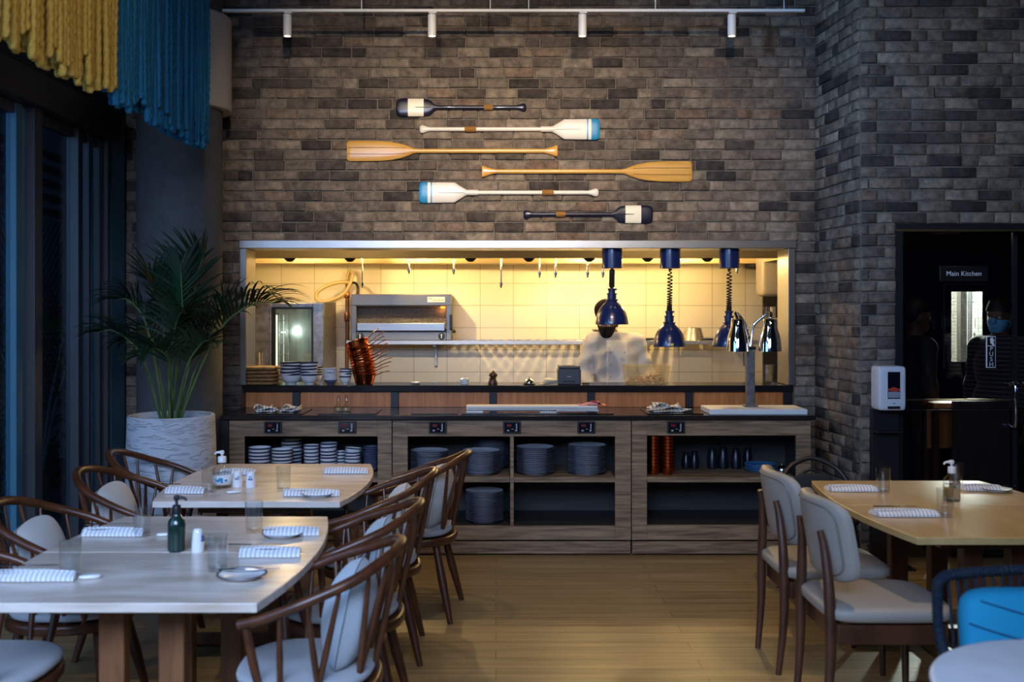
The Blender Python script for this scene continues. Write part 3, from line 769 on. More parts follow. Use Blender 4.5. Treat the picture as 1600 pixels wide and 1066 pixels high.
# ================================================================== CABINETS UNDER THE PASS
YC = 6.84; YB = 7.39; CT = .939
cx_ = lambda px: (px-775)/233.9
def panel_unit(parent, x):
    p = MB(); p.box(x-.060, x+.060, YC-.012, YC-.0005, .818, .898, .003); o = p.build('control_panel', 'frame_brown', parent)
    MB().box(x-.050, x+.050, YC-.0145, YC-.0125, .826, .890).build('display', 'screen', o)
    q = MB(); q.box(x-.034, x-.004, YC-.0155, YC-.0147, .863, .880); q.build('digits', 'red_led', o)
    q = MB(); q.box(x+.026, x+.034, YC-.0155, YC-.0147, .846, .884)
    q.box(x-.034, x-.018, YC-.0155, YC-.0147, .833, .843); q.box(x-.004, x+.010, YC-.0155, YC-.0147, .846, .850); q.box(x+.02, x+.034, YC-.0155, YC-.0147, .833, .843)
    q.build('touch_keys', 'led_w', o)
def cabinet(x0, x1, ox0, ox1, oz0, oz1, divider, shelf, panels, label):
    c = thing('cabinet', label, 'cabinet', ((x0+x1)/2, (YC+YB)/2, 0), group=None)
    ox, oy = (x0+x1)/2, (YC+YB)/2
    def fin(mb, n, m): 
        mb.T = None
        for v in mb.bm.verts: v.co -= Vector((ox, oy, 0))
        return mb.build(n, m, c)
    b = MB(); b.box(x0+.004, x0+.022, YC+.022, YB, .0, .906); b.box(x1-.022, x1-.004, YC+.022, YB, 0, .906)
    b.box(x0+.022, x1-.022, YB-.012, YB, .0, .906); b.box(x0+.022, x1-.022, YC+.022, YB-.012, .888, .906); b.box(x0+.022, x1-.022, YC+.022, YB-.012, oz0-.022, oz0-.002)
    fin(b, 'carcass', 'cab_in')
    f = MB(); f.box(x0, ox0, YC, YC+.022, .105, .908, .002); f.box(ox1, x1, YC, YC+.022, .105, .908, .002)
    f.box(ox0, ox1, YC, YC+.022, oz1, .908, .002); f.box(ox0, ox1, YC, YC+.022, .105, oz0, .002)
    fin(f, 'front_frame', 'cab')
    xs = [ox0]+([divider-.013, divider+.013] if divider else [])+[ox1]
    for i in range(0, len(xs), 2):
        s = MB(); s.box(xs[i], xs[i+1], YC+.004, YB-.013, shelf-.036, shelf, .002); fin(s, 'shelf', 'cab')
    if divider:
        d = MB(); d.box(divider-.012, divider+.012, YC+.002, YB-.013, oz0, oz1, .002); fin(d, 'divider', 'cab')
    p = MB(); p.box(x0+.002, x1-.002, YC+.006, YC+.022, .012, .094, .002); fin(p, 'plinth', 'cab')
    for x in panels:
        n0 = set(COL.objects); panel_unit(c, x)
        for o in set(COL.objects)-n0:
            if o.parent == c: o.location = (-ox, -oy, 0)
    return c
SH = .525
cabinet(cx_(358), cx_(612), cx_(382), cx_(590), .20, .797, None, SH, [cx_(427), cx_(543)], 'weathered wooden cabinet with bowls, left of the three under the counter')
cabinet(cx_(613.3), cx_(986), cx_(637), cx_(961), .20, .797, cx_(800), SH, [cx_(684), cx_(800), cx_(916)], 'wide weathered wooden cabinet with plate stacks, middle of the three')
cabinet(cx_(987.3), cx_(1267), cx_(1011), cx_(1244), .205, .802, None, SH, [cx_(1056)], 'weathered wooden cabinet with copper pots, right of the three by the brick return')
tag(MB().box(-1.838, -1.786, YC-.004, YB, 0, .907, .003).build('end_panel', 'black_soft'), 'narrow black end panel left of the bowl cabinet', 'panel')
tag(MB().box(-1.838, 2.13, 6.815, 7.396, .9085, CT, .004).build('worktop', 'black'), 'long glossy black worktop over the three wooden cabinets', 'worktop')
# raised pass ledge behind the worktop
lg = thing('pass_ledge', 'raised black serving ledge with reddish wood panels along the kitchen opening', 'ledge', (.16, 7.45, CT+.001))
xo = lambda px: (px-775)/216-.16
b = MB(); b.box(xo(383.5), xo(1236.5), -.07, .28, 1.052-CT-.001, 1.098-CT-.001, .004); b.build('ledge_top', 'black', lg)
pp = [463.5, 617, 770.5, 923.5, 1076.5, 1229.5]
for p in pp: MB().box(xo(p-6), xo(p+6), -.060, -.01, 0, 1.051-CT-.001, .002).build('post', 'black_metal', lg)
ee = [(384, 457.5)]+[(pp[i]+6, pp[i+1]-6) for i in range(5)]
for a, b_ in ee: MB().box(xo(a), xo(b_), -.035, -.015, 0, 1.051-CT-.001).build('wood_panel', 'panel', lg)
LZ = 1.0985   # ledge surface
# ------------------------------------------------------------ crockery
def lathe_obj(name, prof, mats, mm=None, seg=40, parent=None, sharp=40):
    return MB().lathe(prof, seg, mats=mm).build(name, mats, parent, sharp=sharp)
def plate_mesh(r, m='plate', rim='plate_rim'):
    prof = [(0, .004), (r*.55, .004), (r*.62, 0), (r*.66, .0), (r*.68, .004), (r*.985, .0165), (r, .018), (r*.992, .0205), (r*.97, .0205), (r*.70, .009), (0, .008)]
    return lathe_obj('dinner_plate', prof, [m, rim], [0, 0, 0, 0, 0, 1, 1, 1, 0, 0])
def bowl_mesh(r, h, m='porcelain', rim='plate_rim'):
    f = r*.45
    prof = [(0, .006), (f*.9, .006), (f*.95, 0), (f, 0), (f*1.02, h*.09), (r*.72, h*.28), (r*.88, h*.50), (r*.972, h*.82), (r, h*.985), (r*.99, h), (r*.965, h*.985), (r*.85, h*.55), (r*.66, h*.30), (0, h*.14)]
    return lathe_obj('bowl', prof, [m, rim], [0]*7+[1, 1, 1]+[0]*3)
def stack(src, x, y, z, n, step, label, group, cat, top=None, tilt=0., jit=.0025, seed=0):
    rnd = random.Random(seed+int(x*1000)); out = []
    for i in range(n):
        o = copy_tree(src); o.location = (x+rnd.uniform(-jit, jit), y+rnd.uniform(-jit, jit), z+i*step)
        tl = tilt*i/max(1, n-1)
        o.rotation_euler = (rnd.uniform(-tilt, tilt)*.5 if i else 0, tl*.4+(rnd.uniform(-tilt, tilt)*.5 if i else 0), rnd.uniform(0, 6.28))
        lab = label if not (top and i == n-1) else top
        tag(o, lab, cat, group); out.append(o)
    return out
def bury(o):
    for c in [c for c in COL.objects if c.parent == o]: bury(c)
    bpy.data.objects.remove(o)
PL = plate_mesh(.131)
zc2 = SH+.0005; yF = 6.995; yR = 7.235
def cxy(px, Y): return (px-775)*Y/1600
st = .0128
stack(PL, cxy(671, yF), yF, zc2, 12, st, 'plate in the front stack at the left end of the middle cabinet shelf', 'left plates on the middle shelf', 'plate', 'topmost plate of the left stack on the middle cabinet shelf')
stack(PL, cxy(752, yF), yF, zc2, 12, st, 'plate in the front stack just left of the middle cabinet divider', 'plates left of the divider', 'plate', 'topmost plate of the stack just left of the cabinet divider')
stack(PL, cxy(768, yR+.02), yR+.02, zc2, 16, st, 'plate in the taller rear stack behind the one left of the divider', 'rear plates left of the divider', 'plate', 'topmost plate of the tall rear stack left of the divider')
stack(PL, cxy(836, yF), yF, zc2, 14, st, 'plate in the upper stack just right of the middle cabinet divider', 'plates right of the divider', 'plate', 'topmost plate of the stack right of the cabinet divider')
stack(PL, cxy(917, yF), yF, zc2, 15, st, 'plate in the stack at the right end of the middle cabinet shelf', 'right plates on the middle shelf', 'plate', 'topmost plate of the stack at the right end of the shelf')
stack(PL, cxy(757, yF), yF, .201, 16, st, 'plate in the only stack on the bottom of the middle cabinet', 'plates on the cabinet bottom', 'plate', 'topmost plate of the stack on the bottom of the middle cabinet')
bury(PL)
PB = plate_mesh(.108, 'stone_blue', 'stone_blue')
stack(PB, cxy(1188, yF+.1), yF+.1, SH+.001, 4, .011, 'small blue plate in the low stack in the right cabinet', 'blue plates in the right cabinet', 'plate', 'topmost small blue plate in the right cabinet')
bury(PB)
def bowls(r, h, px, Y, z, n, step, where, grp, m='porcelain', rim='plate_rim', tilt=0.):
    b = bowl_mesh(r, h, m, rim)
    stack(b, cxy(px, Y), Y, z, n, step, 'bowl in '+where, grp, 'bowl', ('topmost bowl of '+where) if n > 1 else None, tilt)
    bury(b)
cz = SH+.001
bowls(.078, .062, 405.5, 6.98, cz, 6, .024, 'the leftmost low stack in the left cabinet', 'leftmost bowls in the left cabinet', tilt=.03)
bowls(.075, .060, 441, 6.98, cz, 6, .022, 'the second low stack in the left cabinet', 'second bowl stack in the left cabinet', tilt=.03)
bowls(.076, .066, 456, 7.17, cz, 8, .024, 'the tall rear stack in the left cabinet', 'rear bowls in the left cabinet', tilt=.04)
bowls(.055, .055, 486.5, 7.02, cz, 7, .023, 'the third slim stack in the left cabinet', 'slim bowls in the left cabinet', tilt=.05)
bowls(.060, .062, 513.5, 7.03, cz, 7, .024, 'the fourth stack with a leaning top in the left cabinet', 'fourth bowl stack in the left cabinet', tilt=.10)
bowls(.038, .05, 531.5, 7.10, cz, 5, .022, 'the small low stack between two bigger ones in the left cabinet', 'small bowls in the left cabinet', tilt=.05)
bowls(.058, .052, 551, 7.03, cz, 6, .024, 'the leaning right stack in the left cabinet', 'leaning bowls in the left cabinet', tilt=.22)
bowls(.052, .05, 580, 7.06, cz, 9, .016, 'the slate coloured stack at the right end of the left cabinet', 'slate bowls in the left cabinet', 'bowl_dark')
# on the ledge
yl = 7.50
bowls(.079, .082, 455, yl, LZ, 5, .021, 'the widest stack on the ledge by the oven', 'widest bowls on the ledge', tilt=.13)
bowls(.066, .078, 483.5, yl, LZ, 5, .021, 'the second stack on the ledge by the oven', 'second bowl stack on the ledge', tilt=.13)
bowls(.058, .07, 492, 7.64, LZ, 4, .018, 'the half hidden stack behind the ledge bowls', 'half hidden bowls on the ledge')
bowls(.052, .042, 516, yl, LZ, 9, .0095, 'the slate stack on the ledge between white bowls', 'slate bowls on the ledge', 'bowl_dark', 'porcelain', tilt=.03)
bowls(.045, .062, 539.5, yl, LZ, 4, .018, 'the smallest white stack beside the copper pans', 'smallest bowls on the ledge', tilt=.16)
# boards stacked on the ledge
for i in range(5):
    o = MB(); o.squad((0, 0, .0135), (.118, .115, .0135), .45, .35, 32, 8); o = o.build('woven_tray', 'basket')
    o.location = (cxy(411, yl)+random.uniform(-.006, .004), yl, LZ+i*.0265); o.rotation_euler = (0, 0, random.uniform(-.04, .04))
    tag(o, 'brown woven tray in the stack at the left end of the ledge' if i < 4 else 'topmost woven tray of the stack at the left end of the ledge', 'tray', 'woven trays on the ledge')
# copper pans
def pan(r, h, L):
    t = thing('copper_pan', 'copper pan', 'pan')
    MB().lathe([(0, .002), (r*.72, .0), (r*.78, .004), (r*.985, h-.004), (r*1.07, h-.002), (r*1.07, h+.003), (r*.985, h), (r*.96, h-.003), (r*.76, .008), (0, .006)], 36).build('pan_body', 'copper', t)
    b = MB(); b.tube(catmull([(r*.98, 0, h-.012), (r+.03, 0, h-.004), (r+L*.6, 0, h+.012), (r+L, 0, h+.022)], 5), [.006, .0045], 8, flat=.6)
    b.squad((r+L, 0, h+.022), (.009, .006, .004), 1, 1, 12, 8)
    b.build('handle', 'copper', t)
    return t
P0 = pan(.086, .078, .125)
px0 = cxy(567, yl+.01)
for i in range(12):
    tl = .035*i
    o = dup(P0, (px0+.012-.0030*i*(i*.09), yl+.01, LZ+.001+i*.0212), label='copper pan in the leaning stack on the ledge' if i < 11 else 'topmost copper pan of the leaning stack on the ledge', group='copper pans on the ledge')
    o.rotation_euler = (0, -.05-tl*.85 if i else 0, random.uniform(-.55, .25))
bury(P0)
P1 = pan(.046, .052, .03)
for px, n, w in ((1021, 10, 'left'), (1043.5, 10, 'right')):
    for i in range(n):
        dup(P1, (cxy(px, 6.96), 6.96, SH+.001+i*.0232), random.uniform(1.2, 2.), 'small copper pan in the %s of two stacks in the right cabinet' % w, 'small copper pans, %s stack' % w)
bury(P1)
# dark bottles and a chrome lidded pot in the right cabinet
bt = [(1072, .10, .030), (1085, .105, .030), (1113, .13, .034), (1130, .135, .033), (1150, .125, .032), (1168, .12, .030)]
wh = ['leftmost of the six dark jars in the right cabinet', 'second from left of the dark jars in the right cabinet', 'third from left of the dark jars in the right cabinet', 'fourth from left of the dark jars in the right cabinet', 'fifth from left of the dark jars in the right cabinet', 'rightmost dark jar, behind the small blue plates']
for (px, h, r), w in zip(bt, wh):
    y = 7.22 if px < 1160 else 7.30
    o = MB().lathe([(0, 0), (r, 0), (r*1.04, .004), (r*1.04, h*.7), (r*.75, h*.86), (r*.75, h), (r*.8, h), (r*.8, h+.012), (0, h+.014)], 24).build('jar', 'jar')
    o.location = (cxy(px, y), y, SH+.001); tag(o, w, 'jar', 'dark jars in the right cabinet')
o = MB().lathe([(0, 0), (.028, 0), (.034, .02), (.032, .045), (.018, .058), (.008, .062), (.009, .075), (0, .078)], 24).build('sugar_pot', 'chrome'); o.location = (cxy(1222, 6.95), 6.95, SH+.001)
tag(o, 'small chrome lidded pot at the right end of the right cabinet shelf', 'pot')
# ------------------------------------------------------------ on the black worktop
wz = CT+.0005
def hob(px0, px1, label):
    y = 7.05; o = MB().box(cxy(px0, y), cxy(px1, y), 6.88, 7.26, 0, .006, .002).build('induction_plate', 'screen'); o.location.z = wz; tag(o, label, 'hob')
    return o
hob(393, 480, 'black glass warming plate under the two folded napkins'); hob(503, 592, 'black glass warming plate under the two glass cruets'); hob(645, 716, 'black glass warming plate left of the white rails')
hob(722, 955, 'long black glass warming plate under the white rails'); hob(1006, 1092, 'black glass warming plate under the folded striped cloth')
def cloth(name, px, Y, w, d, h, m, label, z=wz+.0065, rz=0., seed=0):
    rnd = random.Random(seed+px); b = MB()
    nx, ny = 16, 10; V = []; F = []
    for lay in range(3):
        z0 = .004+lay*h*.30; i0 = len(V); sk = rnd.uniform(-.02, .02)
        for j in range(ny+1):
            for i in range(nx+1):
                u, v = i/nx-.5, j/ny-.5
                V.append((u*w*(1-.13*lay)+sk+.25*v*d*(lay-1)*.5, v*d*(1-.1*lay), z0+h*.42*max(0, math.sin(u*5+lay*1.7+v*2))*(.5+lay*.35)+.003*math.sin(9*u+7*v)))
        for j in range(ny):
            for i in range(nx): a = i0+j*(nx+1)+i; F.append((a, a+1, a+nx+2, a+nx+1))
    me = bpy.data.meshes.new(name); me.from_pydata(V, [], F); me.materials.append(M[m]); o = link(name, me, sharp=None)
    md = o.modifiers.new('thick', 'SOLIDIFY'); md.thickness = .0045; md.offset = 1
    o.location = (cxy(px, Y), Y, z); o.rotation_euler = (0, 0, rz); tag(o, label, 'napkin'); return o
cloth('folded_napkin', 415, 7.02, .15, .13, .038, 'napkin2', 'folded striped napkin at the left end of the black worktop', rz=.2, seed=4)
cloth('folded_napkin', 455, 7.04, .13, .12, .036, 'napkin2', 'second folded napkin from the left on the black worktop', rz=-.15, seed=9)
cloth('folded_napkin', 1041, 7.03, .26, .15, .050, 'napkin2', 'large folded striped cloth left of the twin heat lamp base', rz=.12, seed=2)
for k, px in enumerate((529, 541.5)):
    t = thing('glass_cruet', ['left of two slim glass cruets on the black worktop', 'right of two slim glass cruets on the black worktop'][k], 'cruet', (cxy(px, 7.06), 7.06, wz+.0065))
    MB().lathe([(0, 0), (.030, 0), (.034, .006), (.033, .024), (.014, .042), (.012, .105), (.015, .108), (.013, .109), (.010, .105), (.010, .045), (.029, .022), (.028, .006), (0, .004)], 24).build('bottle', 'bottle_glass', t)
    MB().lathe([(0, .006), (.027, .006), (.027, .020), (0, .0205)], 20).build('liquid', 'hose', t)
# stack of white rails with holes
def rail(px0, px1, z0, z1, y0, y1, label, holes=False, m='paper'):
    t = thing('shelf_rail', label, 'rail', (cxy((px0+px1)/2, 7.0), 7.0, wz+.0065+z0)); L = (px1-px0)*7.0/1600; h = z1-z0
    MB().box(-L/2, L/2, y0-7.0, y1-7.0, 0, h, .0015).build('bar', m, t)
    if holes:
        b = MB()
        n = int(L/.012)
        for i in range(n): x = -L/2+.01+i*.012; b.box(x, x+.006, y0-7.0-.0012, y0-7.0-.0002, h*.30, h*.58)
        tag(b.build('perforation', 'paper_k', t), kind='stuff')
    return t
rail(729, 755, 0, .011, 6.93, 7.02, 'short cream spacer under the left end of the white rails')
rail(843, 869, 0, .008, 6.93, 7.00, 'short cream spacer under the middle of the white rails')
rail(868, 934, .0085, .0185, 6.94, 7.03, 'pale rail under the right half of the perforated rail')
rail(731, 866, .0115, .020, 6.95, 7.03, 'pale rail under the left half of the perforated rail')
rail(729, 932, .0205, .046, 6.925, 7.05, 'long white perforated rail on top of the pile on the worktop', True)
for k, (px, dz, rz, ry, m, lab) in enumerate([(915, .0475, .2, .0, 'pink', 'pink slip lying flat at the right end of the white rails'), (926, .052, -.5, -.28, 'pink', 'pink slip leaning up over the white rails'), (935, .050, .7, .24, 'red', 'crumpled red slip hanging over the end of the white rails')]):
    b = MB(); V = []; F = []
    for j in range(5):
        for i in range(6): u, v = i/5-.5, j/4-.5; V.append((u*.10, v*.075, .010+.007*math.sin(u*6+k*2)+.004*math.cos(v*7)))
    for j in range(4):
        for i in range(5): a = j*6+i; F.append((a, a+1, a+7, a+6))
    b.poly(V, F); o = b.build('paper_slip', m); md = o.modifiers.new('t', 'SOLIDIFY'); md.thickness = .002
    o.location = (cxy(px, 6.99), 6.99, wz+.0065+dz); o.rotation_euler = (.25 if k == 1 else .05, ry, rz); tag(o, lab, 'paper')
# ------------------------------------------------------------ twin chrome heat lamp on its slab
hl = thing('twin_heat_lamp', 'twin headed chrome heat lamp on a pale slab at the right end of the worktop', 'heat lamp', (cxy(1178, 7.02), 7.02, wz))
x0_, x1_ = cxy(1109, 6.87)-hl.location.x, cxy(1262, 6.87)-hl.location.x
MB().box(x0_, x1_, -.15, .16, 0, .036, .004).build('slab', 'white_metal', hl)
pxm = cxy(1172, 7.06)-hl.location.x
MB().box(pxm-.029, pxm+.029, .02, .06, .0365, .43, .003).box(pxm-.045, pxm+.045, 0, .08, .0365, .05, .003).build('post', 'steel_dark', hl)
for sg, px in ((-1, 1153), (1, 1203)):
    lx = cxy(px, 6.99)-hl.location.x; ly = -.03
    zb = H-(549-485)*6.99/1600-wz
    s = MB().lathe([(.0, .222), (.040, .222), (.046, .215), (.048, .165), (.066, .105), (.074, .05), (.077, .0), (.071, .0), (.068, .05), (.060, .10), (.030, .18), (0, .185)], 40, (lx, ly, zb)); sh = s.build('lamp_shade', 'chrome', hl)
    MB().lathe([(0, .08), (.03, .09), (.033, .12), (.018, .15), (0, .16)], 20, (lx, ly, zb)).build('heat_bulb', 'white_metal', sh)
    b = MB(); e = Vector((lx, ly, zb+.20))
    b.tube(catmull([(pxm, .04, .425), (pxm+sg*.012, .05, .52), (pxm+sg*.03, .05, .60), (lx-sg*.02, .03, zb+.245), (lx+sg*.012, 0, zb+.262), (lx+sg*.004, ly, zb+.224)], 8), .012, 10)
    b.build('arm', 'chrome', hl)
MB().box(pxm-.035, pxm+.035, .015, .065, .4305, .452, .004).build('cross_block', 'black_metal', hl)

# ================================================================== THREE BLUE HEAT LAMPS ON COILED CORDS
def pendant(px, py_bot, dia, Y, label, stretch, tilt=0., sticker=True):
    top = HZ1-.053; X0 = cxy(px, Y); t = thing('pendant_heat_lamp', label, 'heat lamp', (X0, Y, top), group=None)
    rad = .074; zc = -((418-388)*Y/1600)
    MB().lathe([(0, -.001), (rad, -.001), (rad, zc+.004), (rad-.004, zc), (0, zc)], 40).build('canopy', 'navy_gloss', t)
    zb = Z(py_bot, Y)-top; r = dia*Y/3200
    hd = r*1.42; zs = zb+hd
    prof = [(r, 0), (r*1.0, .010), (r*.975, hd*.16), (r*.93, hd*.34), (r*.86, hd*.50), (r*.75, hd*.66), (r*.60, hd*.80), (r*.45, hd*.90), (r*.36, hd*.96), (r*.34, hd), (r*.30, hd), (r*.42, hd*.87), (r*.58, hd*.76), (r*.73, hd*.62), (r*.84, hd*.46), (r*.92, hd*.26), (r*.965, .008)]
    xo_ = tilt
    sh = MB().lathe(prof+[prof[0]], 48, (xo_, 0, zb)).build('lamp_shade', 'navy_gloss', t)
    MB().lathe([(0, .03), (.03, .035), (.04, .06), (.022, .10), (0, .11)], 20, (xo_, 0, zb)).build('heat_bulb', 'white_metal', sh)
    MB().lathe([(r*.36, 0), (r*.40, .010), (r*.28, .014), (r*.28, .046), (r*.32, .048), (r*.32, .056), (r*.21, .058), (r*.21, .076), (r*.25, .078), (r*.25, .092), (0, .095)], 28, (xo_, 0, zs)).build('socket', 'navy_gloss', t)
    b = MB(); 
    for a in (0, 2.1, 4.2): b.cbox((xo_+math.cos(a)*r*.27, math.sin(a)*r*.27, zs+.085), (.012, .012, .012), (0, 0, a), .002)
    b.build('cord_grip', 'black_metal', t)
    ztop, zbot = zc-.002, zs+.095; n = 18; pts = []
    for i in range(n*12+1):
        u = i/(n*12); 
        w = u if not stretch else (1-(1-u)**1.75)
        rr = .017*min(1, u*12, (1-u)*14+.25); a = u*n*2*PI
        pts.append((xo_*u+rr*math.cos(a), rr*math.sin(a), ztop+(zbot-ztop)*w))
    MB().tube(pts, .0048, 6).build('coiled_cord', 'black_metal', t)
    MB().lathe([(0, zc-.016), (.012, zc-.015), (.014, zc-.002), (0, zc-.001)], 12).build('cable_gland', 'black_metal', t)
    if sticker: MB().box(xo_-.011, xo_+.011, -r*.985-.004, -r*.985-.002, zb+.008, zb+.026).build('sticker', 'yellow_sticker', sh)
    return t
pendant(956.5, 507, 51.5, 7.50, 'dark blue dome heat lamp raised in front of the cook', False, -.003, False)
pendant(1047, 541.5, 50.5, 7.50, 'dark blue dome heat lamp hanging low beside a steel bowl, middle of the three', True, -.006)
pendant(1139.5, 541.5, 50.5, 7.50, 'dark blue dome heat lamp half hidden behind the chrome lamp heads', True, -.003, False)

# ================================================================== KITCHEN FITTINGS
# extraction hood with lamps inside
hd = thing('extraction_hood', 'long stainless extraction hood over the kitchen line', 'hood', (.05, 8.75, 2.06))
hx0, hx1 = -2.45, 2.30
b = MB(); b.box(hx0, hx1, -.55, -.53, 0, .42); b.box(hx0, hx0+.02, -.53, .64, 0, .42); b.box(hx1-.02, hx1, -.53, .64, 0, .42); b.box(hx0, hx1, -.55, .64, .42, .44); b.box(hx0+.02, hx1-.02, .62, .64, .09, .42)
b.build('canopy', 'hood', hd)
b = MB(); b.box(hx0+.02, hx1-.02, .40, .62, .0, .012, .002); b.box(hx0+.02, hx1-.02, .40, .412, .012, .08, .002); b.box(hx0+.02, hx1-.02, -.528, -.45, 0, .012, .002); b.box(hx0+.02, hx1-.02, -.462, -.45, .012, .04)
b.build('grease_gutter', 'hood', hd)
b = MB()
for i in range(9):
    x = hx0+.05+i*(hx1-hx0-.1)/9; 
    for k in range(14): b.box(x+.01+k*.034, x+.03+k*.034, .50, .505, .10, .40)
b.build('filter_bank', 'steel_dark', hd)
LAMPS = [-1.75, -.70, .82, 1.70, 2.0]
for x in LAMPS[:4]:
    l = MB().squad((x, -.12, .17), (.05, .05, .035), 1, 1, 20, 10).build('hood_lamp', 'bulb', hd)
    MB().lathe([(.055, .20), (.075, .24), (.075, .42), (.0, .42)], 24, (x, -.12, 0)).build('lamp_holder', 'hood', hd)
def nozzle(px, py, Y, label):
    t = thing('fire_nozzle', label, 'nozzle', (cxy(px, Y), Y, Z(py, Y))); L = 2.458-Z(py, Y)
    MB().tube([(0, 0, .05), (0, 0, L+.02)], .007, 8).build('pipe', 'chrome', t)
    MB().lathe([(0, .0), (.008, 0), (.010, .02), (.016, .022), (.016, .045), (.008, .05), (0, .05)], 14).build('nozzle_head', 'chrome', t)
    return t
for i, (px, py) in enumerate([(566, 450), (639, 428), (709, 429), (783, 450), (843, 434), (868, 434), (918, 434), (942, 434), (1152, 428)]):
    nozzle(px, py, 8.7, ['long steel nozzle pipe above the left end of the grill', 'short nozzle pipe above the middle of the grill', 'short nozzle pipe above the right end of the grill', 'long steel nozzle pipe over the bare tiles right of the grill', 'left nozzle of a pair over the middle of the tiles', 'right nozzle of a pair over the middle of the tiles', 'short nozzle pipe left of the raised blue lamp', 'short nozzle pipe half behind the raised blue lamp', 'short nozzle pipe behind the right blue lamp'][i])
for i, px in enumerate((450, 545, 735, 827, 922, 1014, 1108)):
    o = MB().lathe([(0, -.030), (.022, -.026), (.040, -.010), (.046, 0), (0, 0)], 24).build('smoke_detector', 'black_soft'); o.location = (cxy(px, 8.20), 8.27, 2.06); 
    tag(o, 'dark dome under the hood edge, '+['first from the left', 'second from the left', 'third from the left', 'fourth from the left', 'fifth from the left', 'sixth from the left', 'last on the right'][i], 'detector', 'dark domes under the hood edge')
# wall shelf with bars
SX0, SX1 = cxy(545, 9.25), cxy(1178, 9.25); SZ = 1.372
sf = thing('slatted_shelf', 'long slatted steel wall shelf carrying the grill and a bowl', 'shelf', ((SX0+SX1)/2, 9.25, SZ)); L = (SX1-SX0)/2
b = MB(); b.box(-L, L, -.165, -.150, -.036, 0, .002); b.box(-L, L, .145, .155, -.03, 0); b.box(-L, -L+.015, -.15, .145, -.03, 0); b.box(L-.015, L, -.15, .145, -.03, 0)
b.build('shelf_frame', 'steel', sf)
n = int(2*L/.082); b = MB()
for i in range(1, n):
    x = -L+i*2*L/n; b.box(x-.023, x+.023, -.15, .145, -.012, -.001)
b.build('slats', 'steel', sf)
for x in (-L+.04, cxy(680, 9.25)-sf.location.x, L-.05): MB().box(x-.012, x+.012, .1, .155, -.24, -.037, .002).box(x-.012, x+.012, -.12, .1, -.06, -.037, .002).build('bracket', 'steel_dark', sf)
# salamander grill
gx0, gx1 = cxy(549, 9.08), cxy(705, 9.08); gw = (gx1-gx0)/2
gr = thing('salamander_grill', 'stainless salamander grill on the wall shelf with a glowing corner', 'grill', ((gx0+gx1)/2, 9.22, SZ+.001)); gh = .41
b = MB(); b.box(-gw, gw, -.14, .17, gh-.10, gh, .004); b.box(-gw, -gw+.045, -.14, .17, 0, gh-.1, .004); b.box(gw-.045, gw, -.14, .17, 0, gh-.1, .004); b.box(-gw+.045, gw-.045, -.14, .17, 0, .075, .003); b.box(-gw+.045, gw-.045, .14, .17, .075, gh-.1)
b.build('housing', 'grill_steel', gr)
MB().box(-gw+.046, gw-.046, -.04, -.03, .10, gh-.101).build('burner_mesh', 'grill_mesh', gr)
MB().box(gw-.10, gw-.055, -.05, -.041, gh-.125, gh-.104, .004).build('flame', 'ember', gr)
b = MB(); b.box(-gw+.055, gw-.055, -.175, -.145, .085, .155, .004); b.build('drawer_front', 'steel', gr)
b = MB(); b.box(-gw+.046, gw-.046, -.142, -.135, .076, .084); b.box(-gw+.046, gw-.046, -.1425, -.136, gh-.108, gh-.1005); b.build('opening_edge', 'black_metal', gr)
for x in (-gw+.08, gw-.085):
    k = MB().lathe([(0, .03), (.026, .028), (.030, 0), (0, 0)], 20); k.bm.verts.ensure_lookup_table()
    for v in k.bm.verts: v.co = Vector((x+v.co.x, -.142-v.co.z, .038+v.co.y))
    kn = k.build('knob', 'black_metal', gr); MB().box(x-.003, x+.003, -.1745, -.1725, .018, .058).build('pointer', 'white_print', kn)
b = MB(); b.box(gw-.012, gw+.012, -.185, -.142, .10, .23, .003); b.tube([(gw, -.165, .23), (gw, -.165, .10), (gw+.02, -.18, .085)], .010, 8); b.squad((gw+.025, -.182, .082), (.018, .018, .018), 1, 1, 14, 8); b.build('rack_lever', 'black_metal', gr)
bd = MB().box(gw-.21, gw-.055, -.146, -.1405, gh-.072, gh-.025, .001).build('name_plate', 'white_metal', gr)
text('plate_lettering', 'Garland', .032, 'paper_k', bd, (gw-.120, -.1466, gh-.052))
b = MB()
for i in range(3): b.box(gw-.203+i*.012, gw-.197+i*.012, -.1468, -.1462, gh-.046, gh-.036+i*.003)
b.build('plate_mark', 'paper_k', bd)
# steel bowl, plates on shelf
o = MB().lathe([(.096, 0), (.102, 0), (.098, .012), (.072, .108), (.066, .114), (0, .114), (0, .110), (.062, .110), (.092, .010), (.096, 0)], 40).build('mixing_bowl', 'steel'); o.location = (cxy(1083, 9.2), 9.2, SZ+.001); tag(o, 'upturned steel bowl on the wall shelf behind the middle blue lamp', 'bowl')
o = MB().lathe([(0, .012), (.08, .012), (.09, 0), (.095, 0), (.135, .016), (.135, .02), (.09, .016), (0, .016)], 36).build('serving_plate', 'bowl_dark'); o.location = (cxy(1003, 9.2), 9.2, SZ+.001); tag(o, 'dark plate on the wall shelf behind the cook', 'plate')
o = MB().lathe([(0, .012), (.08, .012), (.09, 0), (.095, 0), (.135, .016), (.135, .02), (.09, .016), (0, .016)], 36).build('serving_plate', 'bowl_dark'); o.location = (cxy(1116, 9.2), 9.2, SZ+.001); tag(o, 'dark plate on the wall shelf right of the steel bowl', 'plate')
o = MB().lathe([(0, .01), (.045, 0), (.05, .0), (.06, .09), (.07, .092), (.066, .096), (.055, .09), (.042, .012), (0, .014)], 30).build('saucepan', 'steel_dark'); o.location = (cxy(936, 9.2), 9.2, SZ+.001); tag(o, 'small steel pan on the shelf beside the cook, below his cap', 'pan')
